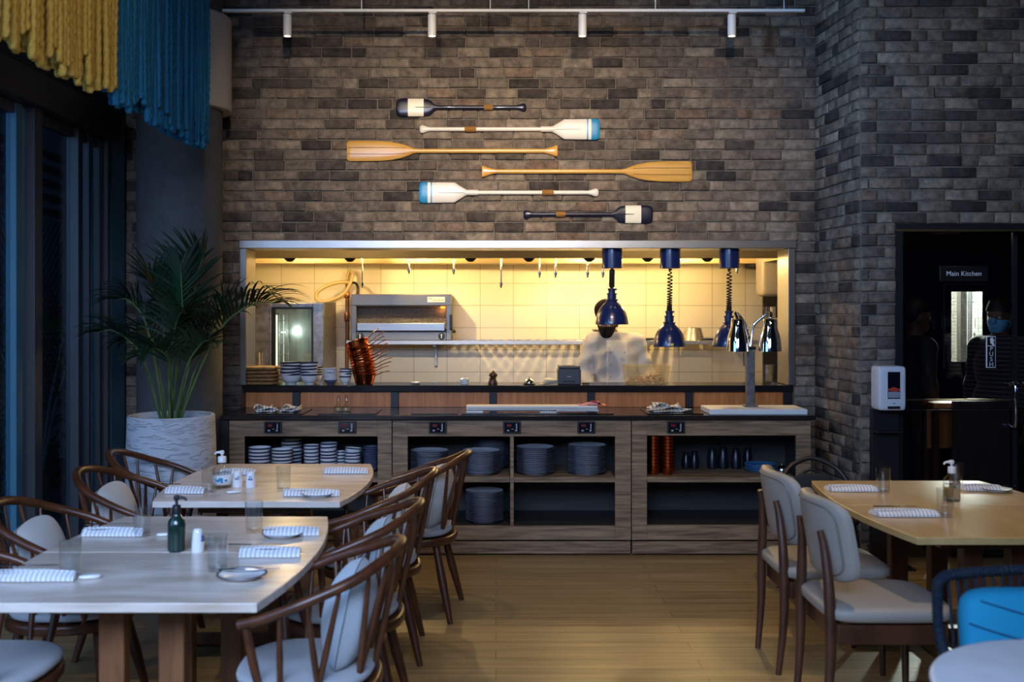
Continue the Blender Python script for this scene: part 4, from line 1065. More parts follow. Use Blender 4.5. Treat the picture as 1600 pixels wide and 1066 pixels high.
# combi oven on a stand
ox0, ox1 = cxy(393, 8.62), cxy(507, 8.62); oy = 8.62; ow = (ox1-ox0)/2; ztop = Z(472, oy); zb0 = .92
ov = thing('combi_oven', 'grey combi oven with a tall glass door at the left end of the kitchen', 'oven', ((ox0+ox1)/2, oy, 0)); dpt = .62
b = MB()
gx_0, gx_1, gz0, gz1 = cxy(427, oy)-ov.location.x, cxy(490, oy)-ov.location.x, 1.0, Z(481, oy)
b.box(-ow, -ow+.02, 0, dpt, zb0, ztop, .003); b.box(ow-.02, ow, 0, dpt, zb0, ztop, .003); b.box(-ow+.02, ow-.02, .02, dpt, ztop-.02, ztop, .003); b.box(-ow+.02, ow-.02, .02, dpt, zb0, zb0+.02, .003); b.box(-ow+.02, ow-.02, dpt-.02, dpt, zb0+.02, ztop-.02)
b.box(-ow+.02, gx_0-.03, 0, .03, zb0+.02, ztop-.02)
b.build('oven_body', 'steel_dark', ov)
b = MB(); b.box(gx_0-.03, gx_0-.022, .24, dpt-.04, zb0+.021, ztop-.03); b.box(ow-.05, ow-.042, .04, dpt-.04, zb0+.021, ztop-.03); b.box(gx_0-.022, ow-.05, dpt-.04, dpt-.03, zb0+.021, ztop-.03)
b.build('oven_lining', 'oven_in', ov)
dd = MB(); dd.box(gx_0-.03, gx_0-.001, -.045, -.003, zb0+.02, ztop-.01, .004); dd.box(gx_1, ow, -.045, -.003, zb0+.02, ztop-.01, .004); dd.box(gx_0-.001, gx_1, -.045, -.003, gz1, ztop-.01, .004); dd.box(gx_0-.001, gx_1, -.045, -.003, zb0+.02, gz0, .004)
door = dd.build('oven_door', 'steel_dark', ov)
b = MB(); bw = .016
b.box(gx_0-.006, gx_0+bw, -.050, -.0455, gz0, gz1+.006); b.box(gx_1-bw*.6, gx_1+.006, -.050, -.0455, gz0, gz1+.006); b.box(gx_0+bw, gx_1-bw*.6, -.050, -.0455, gz1-.012, gz1+.006); b.build('door_gasket', 'black_metal', door)
MB().box(gx_0, gx_1, -.030, -.022, gz0+.001, gz1-.001).build('door_glass', 'oven_glass', door)
b = MB(); hx = gx_0-.085; b.tube([(hx, -.09, 1.02), (hx, -.09, Z(550, oy))], .016, 10); b.tube([(hx, -.09, 1.05), (hx, -.003, 1.05)], .009, 8); b.build('door_handle', 'chrome', ov)
b = MB(); 
for z in (1.05, 1.15, 1.25, 1.35, 1.45, 1.55): b.tube([(gx_0+.03, .06, z), (gx_0+.03, .50, z)], .005, 6); b.tube([(gx_1-.02, .06, z), (gx_1-.02, .50, z)], .005, 6)
for y in (.06, .28, .5): b.tube([(gx_0+.03, y, .95), (gx_0+.03, y, 1.62)], .006, 6)
b.build('rack_rails', 'chrome', ov)
lt = MB().box(gx_0+.004, gx_0+.016, .08, .16, 1.05, 1.60).build('oven_lamp', 'corridor_light', ov)
b = MB(); 
for sx in (-ow+.03, ow-.03):
    for sy in (.04, dpt-.04): b.box(sx-.02, sx+.02, sy-.02, sy+.02, 0, zb0)
b.build('stand', 'steel_dark', ov)
# hose and pipes
o = MB(); q = [at(565, 487+0, 9.3)]
def K(cxp, cyp, Y=9.33): return at(370+cxp/4, 360+cyp/4, Y)
hp = [K(720, 330), K(640, 325, 9.25), K(545, 355, 9.2), K(497, 400, 9.2), K(510, 440, 9.2), K(570, 442, 9.22), K(650, 410, 9.26), K(700, 350, 9.3), K(722, 280, 9.33), K(708, 255, 9.35), K(692, 290, 9.36), K(690, 330, 9.36)]
o.tube(catmull(hp, 8), .0165, 10); tag(o.build('gas_hose', 'hose'), 'looped cream hose on the tiles above the oven', 'hose')
o = MB(); o.tube(catmull([K(690, 320, 9.37), K(690, 400, 9.37), K(690, 500, 9.37), K(690, 640, 9.37), K(688, 760, 9.37), K(688, 900, 9.37), K(688, 900, 9.37)*1-Vector((0, 0, 1.06))], 4), .017, 10); o.squad(K(688, 540, 9.37), (.026, .026, .05), .5, 1, 14, 8); o.squad(K(688, 405, 9.37), (.028, .028, .03), .5, 1, 14, 8)
tag(o.build('gas_pipe', 'pipe'), 'brown vertical pipe on the tiles left of the grill', 'pipe')
o = MB(); o.tube(catmull([K(715, 328, 9.34), K(740, 330, 9.3), K(755, 350, 9.27), K(757, 380, 9.25), K(757, 412, 9.25)], 6), .012, 10); tag(o.build('elbow_pipe', 'black_metal'), 'short dark elbow pipe running into the top of the grill', 'pipe')
# junction box, wall cabinet, service rack at the right
t = thing('junction_box', 'dark junction box high on the tiles behind the right blue lamp', 'box', at(1178, 414, 9.38)); MB().box(-.07, .07, -.05, .030, -.035, .03, .006).build('box_body', 'black_metal', t); MB().box(-.06, .06, -.052, -.0505, -.02, .015).build('box_cover', 'steel_dark', t)
Y8 = 8.9; x0_, x1_ = cxy(1190.5, Y8), cxy(1236, Y8)
t = thing('wall_cabinet', 'pale rounded wall unit at the right end of the kitchen', 'cabinet', ((x0_+x1_)/2, Y8, Z(463, Y8))); w = (x1_-x0_)/2
b = MB(); b.squad((0, .12, .19), (w, .12, .19), .25, .25, 32, 16); b.build('casing', 'mauve', t); b = MB(); b.box(-.02, .02, .10, .14, .38, .44); b.build('hanger', 'steel_dark', t)
t = thing('service_rack', 'steel rack with utensils in the gap at the right of the kitchen', 'rack', (2.62, 9.75, 0))
b = MB()
for sx in (-.14, .30):
    for sy in (-.2, .2): b.tube([(sx, sy, 0), (sx, sy, 1.8)], .014, 8)
b.build('upright', 'steel_dark', t)
for z in (.95, 1.28, 1.55): MB().box(-.15, .31, -.22, .22, z, z+.02, .003).build('rack_shelf', 'steel', t)
for k, (x, z, r, h, lab) in enumerate([(2.55, 1.5705, .07, .10, 'steel pot on the top of the rack at the right end of the kitchen'), (2.60, 1.3005, .08, .07, 'shallow steel pot on the middle of the kitchen rack'), (2.54, .9705, .06, .16, 'tall steel pot on the bottom of the kitchen rack')]):
    o = MB().lathe([(0, 0), (r*.95, 0), (r, .006), (r, h), (r*1.06, h+.003), (r*.97, h), (r*.95, .008), (0, .008)], 30).build('stock_pot', ['chrome', 'steel', 'steel_dark'][k]); o.location = (x, 9.6, z); tag(o, lab, 'pot')
# counter behind the ledge where the cook works
ct = thing('prep_counter', 'steel prep counter behind the serving ledge', 'counter', (.2, 7.99, 0))
MB().box(-1.5, 2.1, -.19, .25, .88, .92, .004).build('counter_top', 'steel', ct); b = MB(); b.box(-1.48, 2.08, -.17, .20, .08, .879); b.build('cupboard_body', 'steel_dark', ct)
b = MB()
for x in (-1.45, 0, 2.05): b.box(x-.03, x+.03, -.15, .18, 0, .079)
b.build('foot', 'black_metal', ct)
# things along the ledge
t = thing('pepper_mill', 'dark wooden pepper mill on the ledge left of the bell', 'mill', (cxy(770, yl), yl, LZ)); MB().lathe([(0, 0), (.033, 0), (.034, .006), (.030, .025), (.024, .038), (.028, .046)], 28).lathe([(.028, .046), (.012, .05), (0, .05)], 28).build('mill_body', 'walnut_d', t)
b = MB(); b.squad((.003, 0, .068), (.031, .031, .024), 1, 1, 24, 12); b.squad((.004, 0, .094), (.008, .008, .007), 1, 1, 12, 8); b.build('mill_head', 'walnut_d', t)
t = thing('service_bell', 'chrome service bell on the ledge between mill and printer', 'bell', (cxy(827, yl), yl, LZ)); MB().lathe([(0, 0), (.043, 0), (.043, .006), (.036, .010), (0, .010)], 32).build('bell_base', 'black_metal', t)
MB().lathe([(.036, .011), (.034, .022), (.024, .036), (.010, .042), (0, .043)], 32).build('bell_dome', 'chrome', t); MB().lathe([(0, .0435), (.003, .0435), (.003, .050), (.007, .052), (.006, .056), (0, .057)], 14).build('plunger', 'chrome', t)
t = thing('receipt_printer', 'charcoal receipt printer on the ledge beside the cook', 'printer', (cxy(889, yl), yl, LZ)); MB().box(-.083, .083, -.07, .09, 0, .115, .008).build('printer_case', 'printer', t)
MB().box(-.079, .079, -.066, .086, .1155, .136, .008).build('printer_lid', 'printer', t); MB().box(-.05, .05, -.02, .03, .1365, .139, .001).build('paper_slot', 'black_metal', t); MB().box(-.022, .012, -.0712, -.0702, .058, .063).build('maker_mark', 'led_w', t); MB().box(-.05, .04, -.0712, -.0702, .02, .03).build('front_slot', 'black_metal', t)
for k in range(5):
    o = MB().cbox((0, 0, .0012), (.13-.01*k, .09, .0018)).build('order_slip', 'paper'); o.location = (cxy(856, yl)+.006*k, yl, LZ+.0003+k*.0085); o.rotation_euler = (0, -.12+.07*k, .5-.25*k)
    tag(o, 'white slip in the loose pile between bell and printer' if k < 4 else 'topmost white slip of the loose pile beside the printer', 'paper', 'order slips by the bell')
t = thing('knife', 'dark handled knife lying on the ledge right of the printer', 'knife', (cxy(921, 7.46), 7.46, LZ)); MB().tube([(-.055, 0, .008), (.0, 0, .008)], .007, 8).build('handle', 'black_metal', t); MB().prism([(0, -.009), (.05, -.008), (.075, .002), (.05, .006), (0, .006)], .007, .0085).build('blade', 'chrome', t)
t = thing('sauce_boat', 'small white sauce boat on the ledge left of the pepper mill', 'dish', (cxy(726, yl), yl, LZ)); b = MB(); b.lathe([(0, .004), (.022, 0), (.026, 0), (.034, .02), (.036, .038), (.033, .038), (.028, .012), (0, .008)], 28); b.build('dish_body', 'porcelain', t); b = MB(); b.tube([(-.034, 0, .02), (-.052, 0, .022)], .005, 8); b.build('spout', 'porcelain', t); b = MB(); b.lathe([(.034, .0385), (.02, .046), (.006, .05), (.007, .060), (0, .062)], 24); b.build('lid', 'porcelain', t)
o = MB().lathe([(0, 0), (.025, 0), (.04, .012), (.042, .016), (.036, .013), (0, .005)], 28).build('small_dish', 'porcelain'); o.location = (cxy(650, yl), yl, LZ); tag(o, 'tiny white dish on the ledge right of the copper pans', 'dish')
t = thing('food_container', 'milky plastic tub of fried crumbs on the ledge in front of the cook', 'tub', (cxy(1009, 7.52), 7.52, LZ))
b = MB(); hw0, hw1, dd_, hh = .145, .162, .09, .135
q = [(-hw0, -dd_, 0), (hw0, -dd_, 0), (hw0, dd_, 0), (-hw0, dd_, 0), (-hw1, -dd_-.012, hh), (hw1, -dd_-.012, hh), (hw1, dd_+.012, hh), (-hw1, dd_+.012, hh)]
b.poly(q, [(3, 2, 1, 0), (0, 1, 5, 4), (1, 2, 6, 5), (2, 3, 7, 6), (3, 0, 4, 7)]); tub = b.build('tub_body', 'plastic_clear', t); md = tub.modifiers.new('t', 'SOLIDIFY'); md.thickness = .003
b = MB(); b.tube([(-hw1, -dd_-.012, hh), (hw1, -dd_-.012, hh), (hw1, dd_+.012, hh), (-hw1, dd_+.012, hh)], .006, 6, closed=True); b.build('tub_rim', 'plastic_clear', t)
b = MB(); rnd = random.Random(4)
for i in range(140):
    hgt = rnd.uniform(.008, .050+.02*math.sin(i)); b.squad((rnd.uniform(-.13, .13), rnd.uniform(-.078, .078), hgt), (rnd.uniform(.008, .015), rnd.uniform(.006, .012), rnd.uniform(.004, .008)), 1, 1, 8, 5)
tag(b.build('crumbs', 'crumb', t), kind='stuff')
# ================================================================== OARS ON THE WALL
OY = YW-.031
def oar(kind, flip, xb, xt, py, label):
    """xb blade end px, xt grip end px"""
    L = abs(xt-xb)*OY/1600; c = at((xb+xt)/2, py, OY)
    t = thing('oar', label, 'oar', c, 0, 'oars on the brick wall', rot=(0, PI if not flip else 0, 0))
    s = L/abs(xt-xb)          # metres per pixel; local +x points from grip to blade tip
    half = L/2
    def sec(pts, mats, name, nw=10, e=1.):
        """pts: (x, half width, half thickness) stations; mats per gap"""
        b = MB(); rings = []
        for x, w, th in pts:
            rings.append([b.bm.verts.new((x, -th*math.copysign(abs(math.sin(2*PI*k/16))**e, math.sin(2*PI*k/16)), w*math.copysign(abs(math.cos(2*PI*k/16))**.75, math.cos(2*PI*k/16)))) for k in range(16)])
        for i in range(len(pts)-1):
            for k in range(16):
                f = b.bm.faces.new((rings[i][k], rings[i][(k+1) % 16], rings[i+1][(k+1) % 16], rings[i+1][k])); f.material_index = mats[i]
        f = b.bm.faces.new(rings[0][::-1]); f.material_index = mats[0]; f = b.bm.faces.new(rings[-1]); f.material_index = mats[-1]
        return b
    if kind == 'navy':
        bl = [(half-64*s, 3*s, .017), (half-60*s, 5*s, .017), (half-55*s, 10*s, .015), (half-51*s, 12.6*s, .013), (half-44*s, 13.6*s, .012), (half-43*s, 13.8*s, .012), (half-18.4*s, 14*s, .011), (half-18*s, 14*s, .011), (half-7*s, 13.8*s, .010), (half-2.5*s, 12.2*s, .009), (half-.6*s, 9*s, .008), (half, 5*s, .006)]
        sec(bl, [0]*5+[1]+[0]*5, 'b').build('blade', ['navy_paint', 'cream_paint'], t)
        MB().tube([(half-30*s, -.014, 0), (half-62*s, -.017, 0)], [.002, .004], 6).build('blade_rib', 'navy_paint', t)
        sh, gm, rs = 'navy_paint', 'navy_paint', 3.4*s; b0 = half-60*s; gw_, gl = 6.6*s, 15*s; wr = (52*s, 66*s)
        if flip: wr = (51*s, 65*s)
    elif kind == 'white':
        bl = [(half-74*s, 4*s, .017), (half-73.5*s, 5*s, .017), (half-72*s, 5.6*s, .016), (half-63*s, 11*s, .014), (half-56*s, 15.2*s, .013), (half-54*s, 15.6*s, .013), (half-20.5*s, 16*s, .012), (half-20*s, 16*s, .012), (half-18.2*s, 16*s, .012), (half-18*s, 16*s, .012), (half-13.5*s, 16.3*s, .012), (half-13.2*s, 16.3*s, .012), (half-5*s, 16.4*s, .011), (half-1.5*s, 15*s, .010), (half, 11*s, .008)]
        sec(bl, [0]*6+[0]+[1]*2+[0]*2+[1]*3, 'b').build('blade', ['white_paint', 'blue_paint'], t)
        b = MB(); b.tube([(half-30*s, -.013, 0), (half-72*s, -.017, 0)], [.004, .006], 6); b.tube([(half-92*s, 0, 0), (half-70*s, 0, 0)], 4.6*s, 12); b.build('blade_rib', 'white_paint', t)
        sh, gm, rs = 'white_paint', 'white_paint', 3.3*s; b0 = half-72*s; gw_, gl = 6.6*s, 15*s; wr = (70*s, 88*s)
    else:
        bl = [(half-110*s, 3.6*s, .018), (half-104*s, 4.4*s, .018), (half-96*s, 8*s, .016), (half-84*s, 11.6*s, .013), (half-70*s, 14*s, .011), (half-52*s, 15.6*s, .010), (half-30*s, 16*s, .009), (half-6*s, 16*s, .008), (half-1.5*s, 15.2*s, .008), (half, 12.5*s, .006)]
        bo = sec(bl, [0]*9, 'b').build('blade', ['varnish'], t)
        for zz in (5.2*s, -5.2*s): MB().tube([(half-92*s, -.0145, zz*.8), (half-70*s, -.0115, zz), (half-40*s, -.010, zz), (half-2*s, -.0085, zz)], .0022, 6).build('inlay_strip', 'teak', bo)
        sh, gm, rs = 'varnish', 'varnish', 3.6*s; b0 = half-100*s; gw_, gl = 9*s, 20*s; wr = None
    b = MB(); b.tube([(-half+gl*.8, 0, 0), (-half+gl*1.6, 0, 0), (b0, 0, 0)], [rs*.95, rs, rs], 14); b.build('shaft', sh, t)
    if kind == 'wood': g = [(-half, gw_*.97, .013), (-half+2*s, gw_, .015), (-half+gl*.45, gw_*.72, .016), (-half+gl*.85, gw_*.46, .016), (-half+gl*1.05, rs*1.05, .016)]
    else: g = [(-half, gw_*.55, .009), (-half+1.2*s, gw_*.86, .013), (-half+4*s, gw_, .016), (-half+gl*.5, gw_*.86, .017), (-half+gl*.8, gw_*.6, .016), (-half+gl*1.05, rs, .015)]
    sec(g, [0]*(len(g)-1), 'g').build('grip', gm, t)
    if wr:
        b = MB(); a = -half+wr[0]; 
        n = 9
        for i in range(n): x = a+(wr[1]-wr[0])*(i+.5)/n; b.tube([(x+.0001*math.cos(q), rs*1.12*math.cos(q), rs*1.12*math.sin(q)) for q in [2*PI*k/16 for k in range(16)]], (wr[1]-wr[0])/n*.55, 6, closed=True)
        b.build('cord_wrap', 'cord', t)
oar('navy', False, 619, 822, 168, 'topmost oar, navy with a cream band, blade to the left')
oar('white', True, 937, 656, 202, 'second oar from the top, white with a blue tip, blade to the right')
oar('wood', False, 542, 871, 236, 'third oar from the top, varnished wood, blade to the left')
oar('wood', True, 1081, 753, 268, 'fourth oar from the top, varnished wood, blade to the right')
oar('white', False, 655, 935, 301, 'fifth oar from the top, white with a blue tip, blade to the left')
oar('navy', True, 1020, 818, 335, 'lowest oar, navy with a cream band, blade to the right')

# ================================================================== TRACK LIGHT
TY = 6.95; tz = Z(17, TY)
tr = thing('light_track', 'long white light track with four spot heads in front of the oar wall', 'track light', (cxy(800, TY), TY, tz))
xl, xr = cxy(343, TY)-tr.location.x, cxy(1257, TY)-tr.location.x
MB().box(xl, xr, -.017, .017, -.010, .010, .003).build('rail', 'white_metal', tr)
for px in (344, 565, 766, 826, 1024, 1225): MB().tube([(cxy(px, TY)-tr.location.x, 0, .010), (cxy(px, TY)-tr.location.x, 0, CEIL-tz)], .004, 8).build('suspension_rod', 'white_metal', tr)
for px in (449, 675, 910, 1143.5):
    x = cxy(px, TY)-tr.location.x
    h = MB().lathe([(.024, -.172), (.027, -.172), (.0285, -.168), (.0285, -.030), (.026, -.026), (0, -.026), (0, -.16), (.024, -.16), (.024, -.172)], 28, (x, 0, 0)).build('spot_head', 'white_metal', tr)
    MB().box(x-.022, x+.032, -.014, .014, -.019, -.0105, .002).tube([(x, 0, -.027), (x, 0, -.018)], .006, 8).build('adapter', 'white_metal', h)
    MB().lathe([(0, -.163), (.0235, -.163), (.0235, -.161), (0, -.161)], 20, (x, 0, 0)).build('lens', 'led', h)

# ================================================================== HANGING ROPES
rope_lib = {}
def rope_mesh(L, r, m, seed):
    rnd = random.Random(seed); n = int(L/.013); b = MB(); rings = []; K = 10; ph = rnd.uniform(0, 6)
    for i in range(n+1):
        z = -L+L*i/n; fr = 1+.25*max(0, 1-(z+L)/.03)*(1 if i else -.6)
        wob = .006*min(1, (z+L)/.3+.3)
        cx0, cy0 = wob*math.sin(z*5+ph)*(-z/L), wob*math.cos(z*4+ph*2)*(-z/L)
        rings.append([b.bm.verts.new((cx0+r*fr*(1+.20*math.cos(3*(a-z*46)))*math.cos(a), cy0+r*fr*(1+.20*math.cos(3*(a-z*46)))*math.sin(a), z)) for a in [2*PI*k/K for k in range(K)]])
    for i in range(n):
        for k in range(K): b.bm.faces.new((rings[i][k], rings[i][(k+1) % K], rings[i+1][(k+1) % K], rings[i+1][k]))
    b.bm.faces.new(rings[0][::-1]); b.bm.faces.new(rings[-1])
    return b.build('hanging_rope', m, sharp=70)
rnd = random.Random(11)
def ropes(y0, y1, m, group, names):
    lib = [rope_mesh(1.445-.024*i-(.02 if i > 4 else 0), .0145, m, i) for i in range(8)]
    used = 0
    for row, (x, step, lift) in enumerate(((-1.735, .034, 0), (-1.785, .034, 1), (-1.835, .036, 2))):
        y = y0+row*.011
        while y < y1:
            k = min(7, max(0, int(rnd.uniform(0, 5.5)+lift)))
            o = lib[k] if used < 0 else lib[k].copy(); COL.objects.link(o)
            o.location = (x+rnd.uniform(-.008, .008), y+rnd.uniform(-.006, .006), CEIL-.001+rnd.uniform(0, .0)); o.rotation_euler = (rnd.uniform(-.004, .004), rnd.uniform(-.004, .004), rnd.uniform(0, 6.28))
            tag(o, names[row], 'rope', group+(', front row' if row == 0 else ', middle row' if row == 1 else ', back row'))
            y += step*rnd.uniform(.92, 1.1)
    for o in lib: bpy.data.objects.remove(o)
ropes(3.30, 4.64, 'rope_y', 'yellow ropes by the window', ['thick twisted yellow rope hanging in the front row at top left', 'thick twisted yellow rope hanging in the middle row at top left', 'thick twisted yellow rope hanging in the back row at top left'])
ropes(4.67, 6.16, 'rope_b', 'teal ropes by the column', ['thick twisted teal rope hanging in the front row beside the column', 'thick twisted teal rope hanging in the middle row beside the column', 'thick twisted teal rope hanging in the back row beside the column'])

# ================================================================== POTTED PALM
pc = Vector((-1.965, 6.20, 0)); pr = .262; ph_ = Z(654, 5.98)
pp_ = thing('potted_palm', 'tall palm in a chipped pale concrete planter in front of the column', 'plant', pc)
MB().lathe([(0, 0), (pr*.86, 0), (pr*.9, .01), (pr*1.02, ph_*.45), (pr*1.0, ph_*.8), (pr*.975, ph_-.006), (pr*.96, ph_), (pr*.90, ph_), (pr*.89, ph_-.08), (0, ph_-.08)], 64).build('planter', 'pot', pp_)
MB().lathe([(0, ph_-.055), (pr*.6, ph_-.06), (pr*.888, ph_-.075), (pr*.888, ph_-.079), (0, ph_-.079)], 32).build('soil', 'soil', pp_)
rnd = random.Random(5)
def frond(base, mid, tip, nl, ll, droop, seed, up=.0, w=.0092, start=.42):
    rnd = random.Random(seed); base, mid, tip = [Vector(v)-pc for v in (base, mid, tip)]
    c = catmull([base, base.lerp(mid, .55)+Vector((0, 0, .05)), mid, mid.lerp(tip, .55)+Vector((0, 0, .05)), tip], 10)
    b = MB(); b.mat(0).tube(c, [.010-.008*i/(len(c)-1) for i in range(len(c))], 6); b.mat(1)
    n = len(c)
    for i in range(nl):
        f = start+(1-start)*(i+.5)/nl; q = f*(n-1); k = min(int(q), n-2); p = c[k].lerp(c[k+1], q-k); tg = (c[k+1]-c[k]).normalized()
        side = tg.cross(Vector((0, 0, 1))); side = side.normalized() if side.length > .05 else Vector((1, 0, 0))
        nn = side.cross(tg).normalized()
        for sg in (1, -1):
            g = (f-start)/(1-start)
            l = ll*(.55+.75*math.sin(PI*min(1, .15+.80*g)))*rnd.uniform(.85, 1.1)*(1-.35*g)
            d = (side*sg*rnd.uniform(.75, 1.0)*(1-.45*g)+tg*(.55+.7*g)+nn*(.35+up)+Vector((rnd.uniform(-.12, .12), rnd.uniform(-.12, .12), rnd.uniform(-.1, .1)))).normalized()
            pts = []; v = d.copy(); x = p.copy(); st_ = l/7
            for s_ in range(8):
                pts.append(x.copy()); x = x+v*st_; v = (v+Vector((0, 0, -droop*(.4+.25*s_)))).normalized()
            vs = []; wv = d.cross(nn).normalized()
            for s_, pt in enumerate(pts):
                ww = w*(.35, .85, 1, 1, .9, .7, .42, .03)[s_]
                vs += [pt-wv*ww, pt+nn*ww*.35, pt+wv*ww]
            fs = []
            for s_ in range(7): a = s_*3; fs += [(a, a+1, a+4, a+3), (a+1, a+2, a+5, a+4)]
            b.poly(vs, fs)
    return b.build('frond', ['stem', 'leaf'], pp_, sharp=None, fix=False)
def pz(px, py, dy): return at(px, py, 6.20+dy)
def bp(px, dy=0): return Vector((cxy(px, 6.2+dy), 6.2+dy, ph_-.07))
FR = [((262, 0), (298, 490, .05), (318, 400, .0), 17, .34, .05, .5), ((268, .03), (285, 500, -.05), (282, 415, -.12), 16, .32, .05, .5),
      ((277, 0), (352, 505, -.08), (436, 474, -.18), 20, .36, .19, .1), ((278, .02), (330, 520, .12), (372, 470, .2), 15, .27, .12, .1),
      ((258, 0), (226, 500, -.05), (180, 468, -.12), 18, .29, .17, .05), ((254, -.02), (214, 545, -.12), (150, 519, -.18), 18, .26, .15, .0),
      ((266, -.04), (262, 560, -.18), (222, 556, -.42), 16, .28, .14, .1), ((272, -.03), (298, 560, -.14), (338, 536, -.30), 14, .24, .14, .1),
      ((270, .03), (250, 480, .12), (232, 440, .18), 16, .30, .10, .3), ((264, .0), (272, 520, -.15), (290, 490, -.35), 15, .28, .12, .2), ((261, .03), (238, 530, .06), (196, 530, .1), 15, .27, .14, .05), ((274, .0), (308, 540, .05), (330, 500, .1), 14, .26, .12, .2)]
for i, (bb, m_, tp, nl, ll, dr_, up) in enumerate(FR): frond(bp(*bb), pz(*m_), pz(*tp), nl+4, ll, dr_, i, up)

# ================================================================== TABLES
TZ = .75
def boat(L, w_end, w_mid, n=16, y0=-1., y1=1.):
    r = []; l = []
    for i in range(n+1):
        v = y0+(y1-y0)*i/n; w = w_end+(w_mid-w_end)*(1-v*v); r.append((w, v*L/2)); l.append((-w, v*L/2))
    return r+l[::-1]
def dining_table(x, y, L, label, m, leg='oak_leg', we=.436, wm=.505):
    t = thing('dining_table', label, 'table', (x, y, 0), group=None)
    for y0, y1 in ((-1, -.0015), (.0015, 1)): MB().prism(boat(L, we, wm, 14, y0, y1), TZ-.030, TZ, .003).build('tabletop', m, t)
    b = MB(); b.box(-.27, .27, -L*.37, L*.37, TZ-.085, TZ-.0305, .003); b.build('apron', 'walnut_d', t)
    for sy in (-1, 1):
        for sx in (-1, 1): MB().box(sx*.098-.042, sx*.098+.042, sy*L*.29-.03, sy*L*.29+.03, .0755, TZ-.0855, .004).build('leg', leg, t)
        f = MB(); f.prism([(-.34, -.035), (.34, -.035), (.34, .035), (-.34, .035)], .012, .075, .006)
        for sx in (-.3, .3): f.lathe([(0, 0), (.022, 0), (.022, .012), (0, .012)], 16, (sx, 0, 0))
        for v in f.bm.verts: v.co.y += sy*L*.29
        f.build('foot', leg, t)
    MB().box(-.02, .02, -L*.29+.031, L*.29-.031, .22, .30, .004).build('stretcher', leg, t) if False else MB().box(-.03, .03, -L*.29+.036, L*.29-.036, .020, .07, .004).build('stretcher', leg, t)
    return t
T1 = dining_table(-1.163, 5.35, 1.17, 'pale oak boat shaped dining table set for four, in front of the palm', 'table')
T2 = dining_table(-1.163, 3.765, 1.31, 'pale oak dining table nearest on the left, with the dark green pump bottle', 'table')
T3 = dining_table(2.085, 4.68, 1.34, 'golden oak dining table on the right beside the padded chairs', 'table_y', 'walnut_d')
t = thing('round_table', 'round pale marble table cut off at the lower right corner', 'table', (1.44, 2.38, 0)); MB().lathe([(0, TZ-.025), (.385, TZ-.025), (.398, TZ-.018), (.40, TZ-.010), (.395, TZ-.002), (.385, TZ), (0, TZ)], 72).build('tabletop', 'terrazzo', t)
MB().lathe([(0, 0), (.23, 0), (.23, .012), (.05, .025), (.032, .05), (.032, TZ-.06), (.12, TZ-.0255), (0, TZ-.0255)], 32).build('pedestal', 'black_metal', t)
def ont(px, py): Y = (H-TZ)*1600/(py-485); return Vector((cxy(px, Y), Y, TZ+.0006))
# ---- small things
def tumbler(r, h):
    return MB().lathe([(0, 0), (r*.86, 0), (r*.9, .003), (r, h), (r*.965, h+.0008), (r*.95, h), (r*.86, .012), (0, .010)], 32).build('drinking_glass', 'glass')
GL = tumbler(.036, .122)
def glass(px, py, label, sc=1.): o = GL.copy(); COL.objects.link(o); o.location = ont(px, py); o.scale = (sc, sc, sc); tag(o, label, 'glass', 'water glasses on the tables'); return o
glass(110, 900, 'drinking glass at the near left place of the nearest left table'); glass(222, 838, 'drinking glass beside the left rear napkin of the nearest left table'); glass(340, 892, 'drinking glass next to the white shaker on the nearest left table')
glass(397, 832, 'drinking glass in the middle of the nearest left table, right of the green bottle'); glass(327, 769, 'drinking glass left of the labelled pump bottle on the palm side table'); glass(443, 767, 'lone drinking glass on the middle of the table near the bowl cabinet')
glass(1380, 769, 'drinking glass at the far left of the golden right table'); glass(1477, 808, 'drinking glass in front of the clear pump bottle on the right table'); glass(1494, 762, 'drinking glass behind the clear pump bottle on the right table')
bpy.data.objects.remove(GL)
def napkin(px, py, L, rz, label, w=.085, flip=False):
    t = thing('rolled_napkin', label, 'napkin', ont(px, py), rz, 'striped napkins on the tables')
    b = MB(); 
    nx = 20; prof = [(-w*.5, .002), (-w*.52, .012), (-w*.30, .024), (0, .027), (w*.30, .023), (w*.5, .012), (w*.5, .002)]; V = []; F = []
    for i in range(nx+1):
        u = i/nx; x = (u-.5)*L; k = 1+.05*math.sin(u*9+px)-.05*(u > .93); lift = .003*math.sin(u*7+px*.3)
        for yy, zz in prof: V.append((x+.012*yy/w*(1 if flip else -1), yy*k, max(0.0008, zz*k+lift*(zz > .015))))
    m = len(prof)
    for i in range(nx):
        for j in range(m-1): a = i*m+j; F.append((a, a+1, a+m+1, a+m))
        F.append((i*m+m-1, i*m, (i+1)*m, (i+1)*m+m-1))
    F.append(tuple(range(m))[::-1]); F.append(tuple(range(nx*m, nx*m+m)))
    b.poly(V, F); b.build('napkin_roll', 'napkin', t, sharp=50)
    b = MB(); q = [(-L*.47, -w*.30, .0275), (0, -w*.18, .0300), (L*.40, -w*.05, .0265), (L*.49, w*.30, .0165)]
    b.tube(catmull(q, 5), .005, 6, flat=.5); b.tube(catmull([(a, -c*.6, d-.0015) for a, c, d in q], 5), .004, 6, flat=.5); b.build('napkin_fold', 'napkin', t)
    return t
napkin(55, 905, .27, .02, 'striped napkin at the near left place of the nearest left table'); napkin(178, 836, .235, .0, 'striped napkin at the left rear place of the nearest left table'); napkin(422, 868, .215, .02, 'striped napkin between the two right saucers of the nearest left table')
napkin(455, 835, .215, .06, 'striped napkin at the right rear place of the nearest left table'); napkin(290, 770, .185, .0, 'striped napkin at the near left place of the table by the palm'); napkin(487, 774, .27, -.02, 'striped napkin under the saucer on the table by the bowl cabinet')
